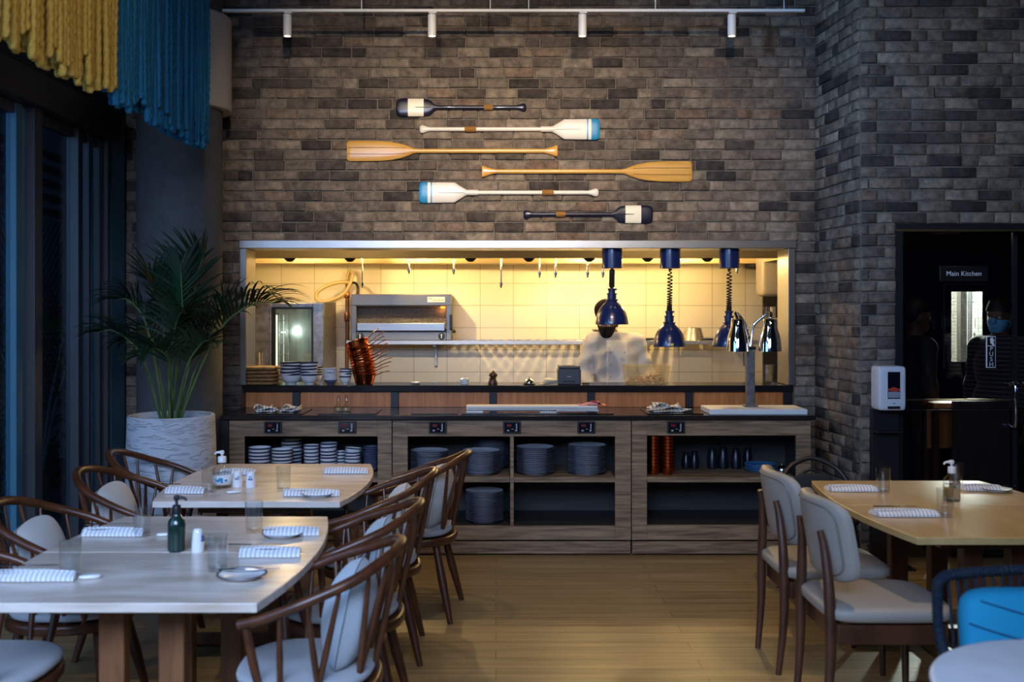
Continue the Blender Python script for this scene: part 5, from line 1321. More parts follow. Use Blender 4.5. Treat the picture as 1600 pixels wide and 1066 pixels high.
napkin(540, 739, .24, .0, 'striped napkin at the far right corner of the table by the bowl cabinet'); napkin(372, 741, .19, .0, 'striped napkin behind the two white shakers'); napkin(1330, 767, .23, .0, 'striped napkin at the far left of the golden right table')
napkin(1413, 806, .265, .0, 'striped napkin nearest on the golden right table'); napkin(1530, 766, .18, -.05, 'striped napkin at the far right of the golden right table')
def saucer(px, py, r, label):
    o = MB().lathe([(0, .003), (r*.55, .003), (r*.6, 0), (r*.66, 0), (r*.72, .005), (r*.95, .0125), (r, .0145), (r*.99, .0165), (r*.91, .0145), (r*.72, .0085), (0, .007)], 44, mats=[0, 0, 0, 0, 0, 1, 1, 1, 0, 0]).build('side_plate', ['porcelain', 'plate_rim']); p = ont(px, py); o.location = p
    tag(o, label, 'plate', 'side plates on the tables'); return p
sd = [(378, 903, .083, 'dark rimmed side plate nearest the camera on the left table'), (441, 839, .080, 'dark rimmed side plate in front of the right rear napkin on the left table'), (496, 776, .076, 'dark rimmed side plate on the table by the bowl cabinet'), (1556, 768, .076, 'dark rimmed side plate at the far right of the golden table')]
dw = [None]*4
def table_knife(loc, rz, label, z=0.017, ry=0.):
    o = MB(); o.tube([(-.10, 0, .004), (-.01, 0, .0035)], [.0055, .004], 8, flat=.6); o.prism([(-.01, -.004), (.07, -.0085), (.098, -.005), (.102, .004), (-.01, .004)], .0025, .0042); o = o.build('table_knife', 'chrome')
    o.location = Vector(loc)+Vector((0, 0, z)); o.rotation_euler = (0, ry, rz); tag(o, label, 'knife', 'knives laid on the tables')
for i, (px, py, r, lab) in enumerate(sd):
    p = saucer(px, py, r, lab)
    table_knife(p+Vector((.015, .03, 0)), .10, ['table knife across the side plate nearest the camera', 'table knife across the side plate by the right rear napkin of the left table', 'table knife across the side plate on the bowl cabinet table', 'table knife across the side plate at the far right of the golden table'][i], .0168)
for (px, py, lab) in ((45, 900, 'table knife lying over the near left napkin of the nearest left table'), (172, 833, 'table knife over the left rear napkin of the nearest left table'), (285, 768, 'table knife over the near left napkin of the palm side table'), (400, 804, 'table knife over the nearest napkin on the golden right table'), (398, 866, 'table knife over the napkin between two side plates on the left table')):
    p = ont(px if px != 400 else 1400, py); table_knife(p, .05, lab, .0315)
for (px, py, lab) in ((118, 902, 'small white spoon rest beside the near left glass'), (238, 836, 'small white spoon rest beside the left rear glass'), (345, 770, 'small white spoon rest in front of the labelled pump bottle')):
    o = MB().squad((0, 0, .007), (.036, .016, .007), .7, .8, 24, 10).build('spoon_rest', 'porcelain'); o.location = ont(px+12, py)+Vector((.03, -.02, 0)); o.rotation_euler = (0, 0, .3); tag(o, lab, 'spoon rest')
def pump(loc, r, h, body, m, pm, label, lab_m=None, rz=PI):
    t = thing('pump_bottle', label, 'bottle', loc, rz); hb = h*.66
    MB().lathe([(0, 0), (r*.93, 0), (r, .006), (r, hb*.68), (r*.92, hb*.82), (r*.55, hb*.94), (r*.42, hb), (r*.42, hb+.004), (0, hb+.004)], 36).build('bottle_body', m, t)
    if m == 'bottle_glass': MB().lathe([(0, .004), (r*.92, .004), (r*.95, .008), (r*.95, hb*.62), (0, hb*.622)], 28).build('gel', 'bottle_glass', t)
    b = MB(); b.lathe([(r*.46, hb+.005), (r*.46, hb+.030), (r*.40, hb+.034), (r*.18, hb+.036), (.005, hb+.038), (.005, h-.018), (0, h-.018)], 24); b.build('pump_collar', pm, t)
    b = MB(); b.tube(catmull([(-.008, 0, h-.009), (.012, 0, h-.008), (.030, 0, h-.011), (.037, 0, h-.020)], 5), [.010, .0045], 10, flat=.8); b.lathe([(0, h-.0178), (.010, h-.0175), (.0115, h-.008), (.009, h), (0, h+.001)], 20); b.build('pump_spout', pm, t)
    return t
pb = pump(ont(276, 861), .033, .205, None, 'green_bottle', 'black_metal', 'dark green pump bottle with a black spout on the nearest left table', rz=0)
pb = pump(ont(347, 762), .046, .185, None, 'bottle_glass', 'white_metal', 'clear pump bottle with a white and blue label on the table by the palm')
r = .0465; b = MB(); V = []; F = []
for i in range(21):
    a = PI*.5-PI*.52+PI*1.04*i/20; V += [(r*math.cos(a), r*math.sin(a), .018), (r*math.cos(a), r*math.sin(a), .068)]
for i in range(20): F.append((2*i, 2*i+2, 2*i+3, 2*i+1))
b.poly(V, F); lb = b.build('bottle_label', 'porcelain', pb); md = lb.modifiers.new('t', 'SOLIDIFY'); md.thickness = .0006; md.offset = 1
b = MB()
for (a, z, w, h) in ((80, .040, .010, .007), (97, .046, .012, .009), (104, .033, .006, .006), (128, .040, .008, .006), (60, .044, .006, .004)):
    c = Vector((r*1.015*math.cos(R(a)), r*1.015*math.sin(R(a)), z)); b.squad(c, (w, .0012, h), .9, 1, 14, 8, Euler((0, 0, R(a-90))).to_matrix())
b.build('label_print', 'blue_paint', pb)
pump(ont(1487, 783), .038, .19, None, 'bottle_glass', 'white_metal', 'clear pump bottle with a white spout on the golden right table')
def shaker(px, py, label, h, r, kind=0, rz=0):
    t = thing('shaker', label, 'shaker', ont(px, py), rz)
    MB().lathe([(0, 0), (r*.95, 0), (r, .004), (r*.97, h*.35), (r*.80, h*.8), (r*.72, h*.92), (r*.5, h*.99), (0, h)], 28).build('shaker_body', 'porcelain', t)
    b = MB(); y = -r*.90
    if kind == 0: 
        b.prism([(-.012, 0), (.013, 0), (.009, -.006), (-.008, -.006)], 0, .002); b.prism([(-.009, .003), (.000, .020), (.000, .003)], 0, .002); b.prism([(.002, .003), (.002, .017), (.010, .003)], 0, .002)
    else:
        for a, c in (((-.012, .008), (-.002, -.004)), ((-.002, -.004), (.006, .012)), ((.004, -.004), (.013, .010)), ((-.010, -.004), (.010, -.006))): b.tube([(*a, .001), (*c, .001)], .0016, 6)
    for v in b.bm.verts: v.co = Vector((v.co.x, y-.0015+.004*(v.co.y > .01)-v.co.z*.3, h*.55+v.co.y))
    b.build('printed_boat' if kind == 0 else 'printed_anchor', 'porc_blue', t)
    return t
shaker(371, 761, 'white shaker with a blue anchor print, next to the labelled bottle', .083, .026, 1, .1); shaker(392, 762, 'white shaker with a blue sailing boat print, right of its twin', .083, .026, 0, .1)
shaker(309, 863, 'white shaker right of the dark green pump bottle', .088, .023, 0, 1.2)
# ================================================================== CHAIRS
def windsor():
    t = thing('spindle_chair', 'x', 'chair')
    def outline(k): return [(k*.235*math.copysign(abs(math.cos(a))**.8, math.cos(a))*(1. if math.cos(a) > 0 else 1.03), k*.245*math.copysign(abs(math.sin(a))**.8, math.sin(a))) for a in [2*PI*i/40 for i in range(40)]]
    MB().prism(outline(1.), .395, .435, .010).build('seat', 'walnut', t)
    MB().squad((.005, 0, .459), (.225, .236, .0235), .55, .75, 40, 12).build('seat_pad', 'seat_pad', t)
    hp = [(.170, -.272, .672), (.08, -.285, .698), (-.04, -.285, .745), (-.185, -.228, .80), (-.278, -.118, .848), (-.308, 0, .862)]
    hp = hp+[(x, -y, z) for x, y, z in hp[-2::-1]]
    c = catmull(hp, 10); n = len(c)
    rr = [.0155+.0035*math.sin(PI*i/(n-1))**2 for i in range(n)]
    MB().tube(c, rr, 12, up=(0, 0, 1)).build('bow_rail', 'walnut', t)
    def on(u): q = u*(n-1); k = min(int(q), n-2); return c[k].lerp(c[k+1], q-k)
    for i in range(12):
        u = .135+.73*i/11; p = on(u); p2 = on(min(1, max(0, u+(.036 if i % 2 else -.036))))
        ang = math.atan2(p2.y/.27, p2.x/.29); b0 = Vector((.212*math.cos(ang)*1.0, .218*math.sin(ang), .4355))
        MB().tube([b0, b0.lerp(p, .4), b0.lerp(p, .75), p+(b0-p).normalized()*.012], [.0095, .0112, .0085, .0068], 8).build('spindle', 'walnut', t)
    for sg in (1, -1):
        b = MB(); b.tube([(.120, sg*.200, .4355), (.135, sg*.235, .55), (.150, sg*.266, .666)], [.0125, .0155, .0125], 10); b.build('arm_post', 'walnut', t)
        for sx, xf in ((.15, .225), (-.15, -.24)):
            b = MB(); b.tube([(sx, sg*.145, .3945), (sx+(xf-sx)*.45, sg*.178, .21), (xf, sg*.222, .0)], [.0185, .0235, .0145], 12); b.build('leg', 'walnut', t)
    return t
W0 = windsor()
def wplace(x, y, rz, label): return dup(W0, (x, y, 0), rz, label, 'spindle back armchairs at the left tables')
WC = [(-.455, 5.60, PI-.10, 'spindle armchair nearest the bowl cabinet, at the right side of the far left table'), (-.60, 4.93, PI+.05, 'second spindle armchair from the cabinets on the right side of the left tables'),
      (-.610, 4.12, PI, 'third spindle armchair from the cabinets on the right side of the left tables'), (-.622, 3.42, PI, 'spindle armchair nearest the camera with a pale cushion, right of the left table'),
      (-1.80, 5.62, .06, 'spindle armchair on the window side closest to the concrete planter'), (-1.715, 4.98, -.04, 'second spindle armchair from the planter on the window side'),
      (-1.705, 4.14, .0, 'third spindle armchair from the planter on the window side'), (-1.70, 3.40, .0, 'spindle armchair on the window side nearest the camera, mostly cut off at the left edge')]
for c in WC: wplace(*c)
bury(W0)
def pillow(x, y, z, rx, ry, rz, label, m='cushion', s=.172):
    b = MB(); nn = 16; V = []; F = []
    for sd in (1, -1):
        i0 = len(V)
        for j in range(nn+1):
            for i in range(nn+1):
                u, v = i/nn*2-1, j/nn*2-1; th = .088*((1-u*u)**.55)*((1-v*v)**.55)+.0015
                pin = 1-.06*(1-abs(u))*abs(v)**4; pin2 = 1-.06*(1-abs(v))*abs(u)**4
                rc = 1-.13*u*u*v*v; V.append((sd*th, u*s*pin*rc, v*s*pin2*rc))
        for j in range(nn):
            for i in range(nn):
                a = i0+j*(nn+1)+i; q = (a, a+1, a+nn+2, a+nn+1); F.append(q if sd > 0 else q[::-1])
    b.poly(V, F); bmesh.ops.remove_doubles(b.bm, verts=b.bm.verts, dist=.0005)
    o = b.build('cushion', m, sharp=None); o.location = (x, y, z); o.rotation_euler = (rx, ry, rz); tag(o, label, 'cushion', 'loose cushions on the armchairs')
for (x, y, rz, _), m, lab in ((WC[0], 'cushion', 'oatmeal cushion in the armchair nearest the bowl cabinet'), (WC[1], 'cushion', 'oatmeal cushion in the second armchair from the cabinets'), (WC[2], 'cushion_b', 'pale cushion in the third armchair from the cabinets'), (WC[3], 'cushion_b', 'pale blue cushion in the armchair nearest the camera'), (WC[5], 'cushion', 'oatmeal cushion in the second armchair from the planter'), (WC[6], 'cushion', 'oatmeal cushion in the third armchair from the planter')):
    d = Vector((math.cos(rz), math.sin(rz))); pillow(x-d.x*.135, y-d.y*.140, .632, 0, -.20, rz, lab, m)
# padded chairs
def padded():
    t = thing('padded_chair', 'x', 'chair')
    MB().squad((.0, 0, .462), (.255, .238, .040), .55, .38, 44, 16).build('seat', 'leather', t)
    b = MB(); pts = []
    b.box(-.215, .215, -.205, -.175, .345, .423, .005); b.box(-.215, .215, .175, .205, .345, .423, .005); b.box(.185, .215, -.174, .174, .345, .423, .005); b.box(-.215, -.185, -.174, .174, .345, .423, .005)
    b.build('seat_frame', 'walnut_d', t)
    def bend(mb, ri):
        for v in mb.bm.verts:
            x, y, z = v.co
            v.co = Vector((-.235+x-.17*(z)+1.5*y*y*1.0, y, .735+z))
        return mb
    b = MB(); b.squad((0, 0, 0), (.033, .225, .165), .55, .42, 44, 18)
    # superquadric axes: thickness along x needs the profile axis on x
    b.bm.free(); b = MB(); b.squad((0, 0, 0), (.225, .165, .033), .5, .40, 44, 16)
    for v in b.bm.verts: v.co = Vector((v.co.z, v.co.x, v.co.y))
    bend(b, 0).build('backrest', 'leather', t)
    b = MB(); q = []
    for i in range(60):
        a = 2*PI*i/60; q.append((-.028, .200*math.copysign(abs(math.cos(a))**.40, math.cos(a)), .140*math.copysign(abs(math.sin(a))**.40, math.sin(a))))
    b.tube(q, .0045, 6, closed=True); bend(b, 0).build('piping', 'piping', t)
    for sg in (1, -1):
        b = MB(); b.tube(catmull([(-.255, sg*.180, 0), (-.225, sg*.192, .22), (-.222, sg*.195, .40), (-.232, sg*.178, .56), (-.258, sg*.150, .70), (-.278, sg*.135, .775)], 5), [.0135, .0215, .023, .021, .0185, .012], 12) if False else b.tube(catmull([(-.262, sg*.180, 0), (-.243, sg*.192, .22), (-.240, sg*.195, .40), (-.240, sg*.176, .56), (-.248, sg*.150, .70), (-.262, sg*.138, .775)], 5), [(.0135+(.022-.0135)*min(1, i/8)) if i < 14 else .022-(i-14)*.0008 for i in range(26)], 12)
        b.build('leg', 'walnut_d', t)
        b = MB(); b.tube([(.205, sg*.188, 0), (.197, sg*.186, .422)], [.0125, .021], 12); b.build('leg', 'walnut_d', t)
    return t
D0 = padded()
dup(D0, (1.535, 4.16, 0), .0, 'taupe padded dining chair nearest the camera at the right table', 'padded chairs at the right table'); dup(D0, (1.533, 4.79, 0), .0, 'taupe padded dining chair farther back, towards the copper pot cabinet', 'padded chairs at the right table'); bury(D0)
# rope chair with teal cushion
t = thing('rope_chair', 'dark rope wrapped lounge chair holding a bright teal cushion at the lower right', 'chair', (1.70, 2.95, 0))
b = MB(); fr = [(-.335, -.30, .0), (-.335, -.28, .30), (-.345, -.05, .50), (-.345, .16, .62), (-.340, .205, .77), (-.318, .215, .812), (-.25, .22, .826), (0, .24, .832)]
fr = fr+[(-x, y, z) for x, y, z in fr[-2::-1]]; c = catmull(fr, 9)
b.tube(c, .0135, 10); b.build('frame', 'rope_dark', t)
b = MB(); hp_ = []
for i in range(2, len(c)-3):
    for k in range(24):
        f = k/24; p = c[i].lerp(c[i+1], f); tg = (c[i+1]-c[i]).normalized(); u = tg.cross(Vector((0, 1, .3))).normalized(); w_ = tg.cross(u); q = 2*PI*2*f
        hp_.append(p+(u*math.cos(q)+w_*math.sin(q))*.0140)
b.tube(hp_, .0038, 5)
b.build('rope_wrap', 'rope_dark', t)
b = MB()
for i in range(22):
    x = -.30+.6*i/21; b.tube([(x, .222+.02*(1-abs(x)/.3), .818), (x*.97, .19, .55), (x*.92, .12, .36)], .005, 6)
b.build('back_cords', 'rope_dark', t)
for sg in (1, -1):
    b = MB(); b.tube([(sg*.335, -.30, .40), (sg*.30, .26, 0)], .015, 8); b.build('leg', 'black_metal', t)
    b = MB()
    for k in range(5): b.tube([(sg*.342, -.2+.075*k, .44+.035*k), (sg*.30, -.16+.07*k, .35)], .005, 6)
    b.build('side_cords', 'rope_dark', t)
MB().squad((0, -.06, .34), (.30, .27, .028), .4, .4, 32, 10).build('seat', 'rope_dark', t)
b = MB(); b.squad((0, 0, 0), (.285, .205, .065), .55, .28, 44, 16)
for v in b.bm.verts: v.co = Vector((v.co.x, v.co.z-.16*v.co.y*-1, v.co.y))
o = b.build('cushion', 'teal_cushion'); o.location = (1.675, 3.050, .598); tag(o, 'bright teal stitched cushion leaning in the dark rope chair', 'cushion')
b = MB()
for k in range(6):
    z0 = .19-.075*k
    pts = []
    for i in range(31):
        x = -.275+.55*i/30; z = z0-.28*(x+.275)
        rho = ((abs(x)/.285)**(2/.28)+(abs(z)/.205)**(2/.28))**.14
        if rho < .97: pts.append((x, -.065*math.sqrt(1-rho**(2/.55))**.55+.16*z-.001, z))
    if len(pts) > 2: b.tube(pts, .0035, 5)
b.build('stitched_seam', 'teal_seam', o)
# dark chair beyond the right table
t = thing('dark_chair', 'black bentwood chair half hidden behind the golden table by the brick return', 'chair', (1.86, 5.86, 0))
MB().lathe([(0, .43), (.20, .43), (.21, .44), (.21, .46), (.20, .47), (0, .472)], 36).build('seat', 'black_soft', t)
b = MB(); b.tube(catmull([(-.19, .06, .45), (-.20, .10, .60), (-.14, .16, .71), (0, .19, .765), (.14, .16, .71), (.20, .10, .60), (.19, .06, .45)], 8), .014, 10); b.tube(catmull([(-.12, .15, .45), (-.125, .16, .60), (0, .185, .70), (.125, .16, .60), (.12, .15, .45)], 8), .010, 10); b.build('back_hoop', 'black_metal', t)
b = MB(); b.squad((0, .150, .585), (.13, .014, .10), .6, .7, 24, 10); b.build('back_pad', 'black_soft', t)
for sx in (1, -1):
    for sy in (1, -1): MB().tube([(sx*.14, sy*.14, .432), (sx*.19, sy*.19, 0)], [.015, .012], 10).build('leg', 'black_metal', t)
# ================================================================== HAND SANITISER STAND
t = thing('sanitiser_stand', 'white hand sanitiser dispenser on a dark stand in front of the brick pier', 'dispenser', (cxy(1386, 6.55), 6.55, 0)); 
zb_, zt_ = Z(641, 6.5), Z(572, 6.5)
MB().box(-.09, .085, .02, .06, .012, zb_-.002, .003).box(-.14, .14, -.12, .10, 0, .012, .003).build('stand', 'black_metal', t)
b = MB(); b.box(-.085, .08, -.06, .0195, .86, .872, .003); b.build('drip_tray', 'black_metal', t)
b = MB(); b.squad((0, -.02, (zb_+zt_)/2), (.088, .075, (zt_-zb_)/2), .16, .22, 36, 16); b.build('dispenser_case', 'dispenser', t)
MB().box(-.032, .046, -.0975, -.094, zb_+.075, zt_-.035, .001).build('refill_window', 'screen', t)
b = MB(); b.box(-.030, .044, -.0990, -.0976, zb_+.125, zb_+.140); b.squad((.007, -.0985, zb_+.135), (.022, .002, .014), .8, 1, 16, 8); b.build('refill_cap', 'red', t)
b = MB(); b.box(-.030, .044, -.0988, -.0976, zb_+.082, zb_+.12); b.build('refill_bag', 'led_w', t)
MB().box(-.032, .046, -.0975, -.094, zb_+.012, zb_+.028).build('nozzle_slot', 'black_metal', t)
b = MB(); b.prism([(0, 0), (.016, 0), (.008, -.008)], 0, .001)
for v in b.bm.verts: v.co = Vector((v.co.x, -.0955-v.co.z, zb_+.048+v.co.y))
b.build('drop_mark', 'paper_k', t)
# ================================================================== PEOPLE
def person(name, label, loc, rz, head_turn, arms, top, trousers, mask=None, cap=None, hair=True, jacket=False, res=.009, pitch=0., hoff=(0, 0, 0)):
    t = thing(name, label, 'person', loc, rz)
    rt = Matrix.Rotation(R(head_turn), 3, 'Z')
    pv = Vector((0, .015, 1.50)); rh = rt @ Matrix.Rotation(R(pitch), 3, 'X'); ho = Vector(hoff)
    def hd(v): return tuple(rh @ (Vector(v)-pv)+pv+ho)
    ri = rh.transposed()
    def hc(X, Y, Z):
        a, b_, c_ = X-pv.x-ho.x, Y-pv.y-ho.y, Z-pv.z-ho.z
        return tuple(ri[i][0]*a+ri[i][1]*b_+ri[i][2]*c_+pv[i] for i in range(3))
    head = [('e', hd((0, .012, 1.625)), (.078, .082 if abs(head_turn) > 45 else .094, .105)), ('e', hd((0, -.030, 1.555)), (.060, .062, .078)), ('e', hd((0, -.062, 1.506)), (.030, .028, .024)),
            ('c', hd((0, -.092, 1.598)), hd((0, -.108, 1.562)), .008, .013, .015), ('c', hd((-.035, -.078, 1.612)), hd((.035, -.078, 1.612)), .014, .014), ('e', hd((0, -.088, 1.528)), (.024, .018, .009), .012)]
    ears = [('e', hd((sx*.079, .010, 1.575)), (.012, .020, .030), .01) for sx in (1, -1)]
    neck = [('c', (0, .020, 1.40), hd((0, .008, 1.52)), .060, .056)]
    torso = [('e', (0, .005, 1.24), (.172, .112, .21)), ('c', (-.065, 0, 1.02), (.065, 0, 1.02), .108, .108), ('c', (-.08, .005, .93), (.08, .005, .93), .112, .112), ('c', (-.155, .012, 1.385), (.155, .012, 1.385), .058, .058)]
    legs = []
    for sx in (1, -1): legs += [('c', (sx*.092, 0, .90), (sx*.105, -.005, .50), .088, .060), ('c', (sx*.105, -.005, .50), (sx*.110, .022, .10), .060, .040)]
    feet = [('e', (sx*.115, -.045, .042), (.046, .125, .042)) for sx in (1, -1)]
    armp, hands = [], []
    for sx, (el, wr) in zip((1, -1), arms):
        armp += [('c', (sx*.185, .012, 1.375), el, .054, .044), ('c', el, wr, .044, .029)]
        E, Wv = Vector(el), Vector(wr); d = (Wv-E).normalized(); dd = Vector((d.x, d.y, min(d.z, -.12))).normalized() if abs(d.z) < .85 else d
        nn = Vector((sx*-.9, 0, .3)) if abs(d.z) > .85 else Vector((0, 0, -1)); s = dd.cross(nn).normalized()*(1 if True else -1); nn = s.cross(dd).normalized()
        if (s.x*sx > 0) and abs(d.z) < .85: s = -s
        hands += [('c', Wv+dd*.025+s*.012, Wv+dd*.085+s*.024, .016, .014, .02), ('c', Wv+dd*.025-s*.012, Wv+dd*.085-s*.024, .016, .013, .02), ('c', Wv, Wv+dd*.07, .024, .018, .02)]
        down = -nn if nn.z > 0 else nn
        if abs(d.z) > .85: down = Vector((-sx*1., -.2, 0))
        for q, L in ((.031, .068), (.0105, .078), (-.0105, .074), (-.031, .058)):
            b0 = Wv+dd*.088+s*q; b1 = b0+(dd+down*.25).normalized()*L*.48; b2 = b1+(dd*.8+down*.6).normalized()*L*.32; b3 = b2+(dd*.5+down*.8).normalized()*L*.24
            hands += [('c', b0, b1, .0092, .0086, .006), ('c', b1, b2, .0086, .008, .006), ('c', b2, b3, .008, .0068, .006)]
        t0 = Wv+dd*.028+s*.022; t1 = t0+(s*.8+dd*.6).normalized()*.038; t2 = t1+(s*.25+dd*.9+down*.3).normalized()*.030
        hands += [('c', t0, t1, .0125, .0105, .012), ('c', t1, t2, .0105, .0085, .008)]
    sdf_obj('body', head+ears+neck+torso+legs+feet+armp+hands, 'skin', t, res if res < .007 else .0065, .035)
    cl = torso+armp+[('c', (0, .02, 1.40), (0, .014, 1.452), .066, .062)]
    wr_cut = None
    def cut_top(X, Y, Z): return np.maximum(.80-Z, Z-1.462)
    jk = sdf_obj('jacket' if jacket else 'shirt', cl, top, t, .007 if jacket else res, .04, cut_top, .017 if jacket else .012, .0075 if jacket else .002)
    if jacket:
        def cut_pl(X, Y, Z): return np.maximum.reduce([np.abs(X-.0)-.085+.035*(1.4-Z)*0, Y+.0, .84-Z, Z-1.395])
        sdf_obj('jacket_front', torso, 'jacket_front', jk, .006, .04, cut_pl, .0235, .002)
        b = MB()
        for zz in (1.30, 1.20, 1.10, 1.0):
            for xx in (-.06, .06): b.squad((xx, -.137+abs(zz-1.2)*.07, zz), (.008, .004, .008), .8, 1, 12, 8)
        b.build('buttons', 'jacket', jk)
    sdf_obj('trousers', legs+[torso[2]], trousers, t, res, .04, lambda X, Y, Z: np.maximum(.07-Z, Z-.98), .010)
    for f in feet: sdf_obj('shoe', [f], 'black_soft', t, res, .02, lambda X, Y, Z: -Z+.0, .007)
    fd = rt @ Vector((0, -1, 0))
    if mask:
        def cm(X, Y, Z):
            X, Y, Z = hc(X, Y, Z); f = -Y
            return np.maximum.reduce([.012-f, Z-1.572-np.maximum(0, f-.08)*.4, 1.478-Z])
        mk = sdf_obj('face_mask', head, mask, t, .006, .035, cm, .006)
        b = MB()
        for sx in (1, -1):
            for z0 in (1.56, 1.50): b.tube([hd((sx*.066, -.022, z0)), hd((sx*.083, .0, 1.555)), hd((sx*.083, .022, 1.58))], .0018, 5)
        b.build('ear_loops', mask, mk)
    b = MB()
    for sx in (1, -1): b.squad(hd((sx*.031, -.0875, 1.588)), (.013, .008, .008), 1, 1, 14, 8)
    b.build('eyes', 'porcelain', t); b = MB()
    for sx in (1, -1): b.squad(hd((sx*.031, -.0945, 1.588)), (.0055, .0022, .0055), 1, 1, 12, 6)
    b.build('pupils', 'hair', t)
    if cap: sdf_obj('cap', head[:1]+[('e', hd((0, .022, 1.690)), (.094, .106, .080))], cap, t, .007, .03, lambda X, Y, Z: 1.628-hc(X, Y, Z)[2], .012)
    elif hair:
        def ch(X, Y, Z):
            X, Y, Z = hc(X, Y, Z); f = -Y; return np.maximum(1.628-Z+.0-np.maximum(0, -f)*1.2, -1.)
        sdf_obj('hair', head[:1], 'hair', t, .007, .03, ch, .012)
    return t
person('person', 'cook in a white double breasted jacket, dark cap and black mask behind the ledge', (cxy(961, 8.46), 8.46, 0), R(2), -22, [((.275, .05, 1.115), (.185, -.235, .972)), ((-.275, .05, 1.115), (-.185, -.235, .972))], 'jacket', 'trousers', 'mask', 'cap', jacket=True, pitch=16, hoff=(-.055, -.02, -.040))
arms_dn = [((.235, .03, 1.10), (.24, -.03, .86)), ((-.235, .03, 1.10), (-.24, -.03, .86))]
person('person', 'person with a blue mask and striped shirt, a door glass reflection built solid', (cxy(1561, 7.32), 7.32, 0), R(-62), 14, arms_dn, 'shirt_stripe', 'trousers', 'mask_blue', None)  # solid figure standing in for someone mirrored in the glass
person('person', 'person in black at the left, a door glass reflection built solid', (cxy(1431, 7.42), 7.42, 0), R(95), 0, arms_dn, 'black_soft', 'trousers', None, None)  # dark mirrored shape in the glass, modelled as a person behind it
bush(4.22, 7.45, .1, 2.15, 'dark leafy hedge at the right, a door glass reflection built solid', n=1500, seed=9, name='hedge', ls=.035, box=(.20, .24))  # mirrored greenery, added as leaves behind the glass
sb = thing('reflection_table', 'brown wooden table, a door glass reflection built solid', 'table', (3.12, 6.93, 0))  # table mirrored in the glass, added here as solid furniture
MB().box(-.20, .36, -.10, .10, .985, 1.02, .004).build('tabletop', 'panel', sb); MB().box(-.18, .34, .06, .08, .70, .984).build('back_panel', 'panel', sb)
for sx in (-.18, .34):
    for sy in (-.08, .08): MB().box(sx-.018, sx+.018, sy-.018, sy+.018, 0, .984).build('leg', 'walnut_d', sb)
o = MB().squad((0, 0, .012), (.075, .045, .012), .6, .6, 24, 8).build('reflection_cloth', 'cushion'); o.location = (3.26, 6.93, 1.0205); tag(o, 'folded napkin on the reflected table, built solid behind the door glass', 'cloth')  # napkin of the mirrored table, added as a solid cloth

# ================================================================== LIGHT AND CAMERA
def lamp(kind, name, loc, energy, col, target=None, **kw):
    l = bpy.data.lights.new(name, kind); l.energy = energy; l.color = col
    for k, v in kw.items(): setattr(l, k, v)
    o = bpy.data.objects.new(name, l); COL.objects.link(o); o.location = loc
    if target is not None: o.rotation_euler = (Vector(target)-Vector(loc)).to_track_quat('-Z', 'Y').to_euler()
    return o
WARM = (1., .76, .46)
for x in (-.75, .15, 1.05): lamp('SPOT', 'ceiling_spot', (x*.7, 2.6, 3.93), 520, (1., .80, .56), (x, 7.4, 2.66), spot_size=R(35), spot_blend=1., shadow_soft_size=.05)
for px in (449, 675, 910, 1143.5): lamp('SPOT', 'track_spot', (cxy(px, TY), TY, tz-.175), 10, WARM, (cxy(px, TY), TY-.1, 0), spot_size=R(64), spot_blend=.8, shadow_soft_size=.02)
lamp('SPOT', 'ceiling_spot', (2.0, 4.2, 3.95), 120, WARM, (2.0, 4.7, .75), spot_size=R(60), spot_blend=.6, shadow_soft_size=.04)
lamp('SPOT', 'ceiling_spot', (.3, 5.0, 3.95), 54, WARM, (.3, 5.8, 0), spot_size=R(76), spot_blend=.8, shadow_soft_size=.05)
lamp('SPOT', 'ceiling_spot', (-1.0, 5.7, 3.95), 55, WARM, (-.9, 5.6, .75), spot_size=R(55), spot_blend=.8, shadow_soft_size=.05)
lamp('SPOT', 'ceiling_spot', (.1, 2.9, 3.95), 38, WARM, (-1.75, 4.1, 3.1), spot_size=R(50), spot_blend=.9, shadow_soft_size=.05)
for x, e, sr in zip(LAMPS, (22, 40, 34, 42), (.05, .012, .012, .06)): lamp('POINT', 'hood_light', (x, 8.76 if sr == .012 and x > 0 else 8.63, 2.155 if sr < .02 else 2.12), e, (1., .69, .27), shadow_soft_size=sr)
lamp('POINT', 'oven_light', (cxy(445, 8.9), 8.95, 1.45), 2.4, (.95, 1., .92), shadow_soft_size=.03)
for x in (-.9, .55, 1.6): lamp('SPOT', 'ceiling_spot', (x*.8, 3.6, 3.95), 42, (1., .74, .44), (x, 7.0, .75), spot_size=R(30), spot_blend=1., shadow_soft_size=.05)  # spots added to warm and brighten the cabinet fronts
for x in (-1.1, 1.3): lamp('POINT', 'kitchen_lamp', (x, 7.88, 2.6), 15, (1., .74, .36), shadow_soft_size=.06)
lamp('POINT', 'passage_light', (2.7, 9.0, 2.5), 3, (1., .8, .5), shadow_soft_size=.1)
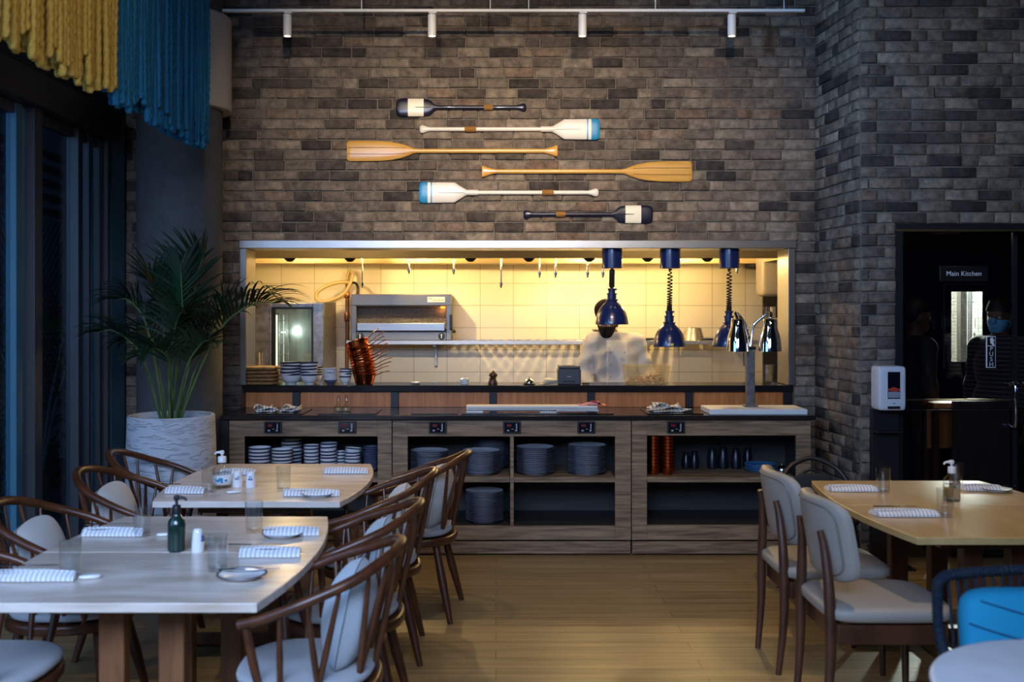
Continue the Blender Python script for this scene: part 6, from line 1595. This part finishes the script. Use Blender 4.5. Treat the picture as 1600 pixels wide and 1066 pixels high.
lamp('POINT', 'corridor_glow', (3.9, 8.5, 2.1), 900, (1., .92, .66), shadow_soft_size=.1)
lamp('POINT', 'vestibule_glow', (3.2, 7.05, 2.22), 1.2, WARM, shadow_soft_size=.05)
lamp('POINT', 'burner_glow', (gr.location.x+gw-.08, gr.location.y-.08, SZ+gh-.13), .35, (1., .35, .06), shadow_soft_size=.01)
lamp('SPOT', 'ceiling_spot', (2.6, 3.0, 3.95), 45, (1., .80, .60), (3.1, 6.7, 2.7), spot_size=R(50), spot_blend=1., shadow_soft_size=.05)  # spot added to brighten the brick pier by the door
lamp('AREA', 'return_blue_fill', (-2.5, 2.2, 3.5), 20, (.30, .56, 1.), (2.35, 7.0, 3.0), shape='RECTANGLE', size=.8, size_y=.5, spread=R(45))  # added blue light for the brick return; no high window is built
lamp('AREA', 'daylight_fill', (-.9, -.7, 3.2), 118, (.44, .62, 1.), (-1.0, 3.2, .6), shape='RECTANGLE', size=3.6, size_y=1.6, spread=R(95))  # added area light in the room, for daylight from behind the camera
lamp('AREA', 'daylight_sky', (-5.0, .4, 2.9), 165, (.30, .56, 1.), (-.5, 3.6, .9), shape='RECTANGLE', size=4., size_y=3.)
w = bpy.data.worlds.new('dusk'); S.world = w; w.use_nodes = True
w.node_tree.nodes['Background'].inputs[0].default_value = (.08, .18, .40, 1); w.node_tree.nodes['Background'].inputs[1].default_value = .025
cam = bpy.data.cameras.new('camera'); co = bpy.data.objects.new('camera', cam); COL.objects.link(co)
co.location = (0, 0, H); co.rotation_euler = (PI/2, 0, 0)
cam.sensor_fit = 'HORIZONTAL'; cam.sensor_width = 36; cam.lens = 36.0
cam.shift_x = 25/1600; cam.shift_y = -48/1600
cam.clip_end = 60; cam.dof.use_dof = True; cam.dof.focus_distance = 7.5; cam.dof.aperture_fstop = 2.8
S.camera = co
S.view_settings.view_transform = 'Standard'; S.view_settings.look = 'None'; S.view_settings.exposure = 0; S.view_settings.gamma = 1
S.view_settings.use_curve_mapping = False
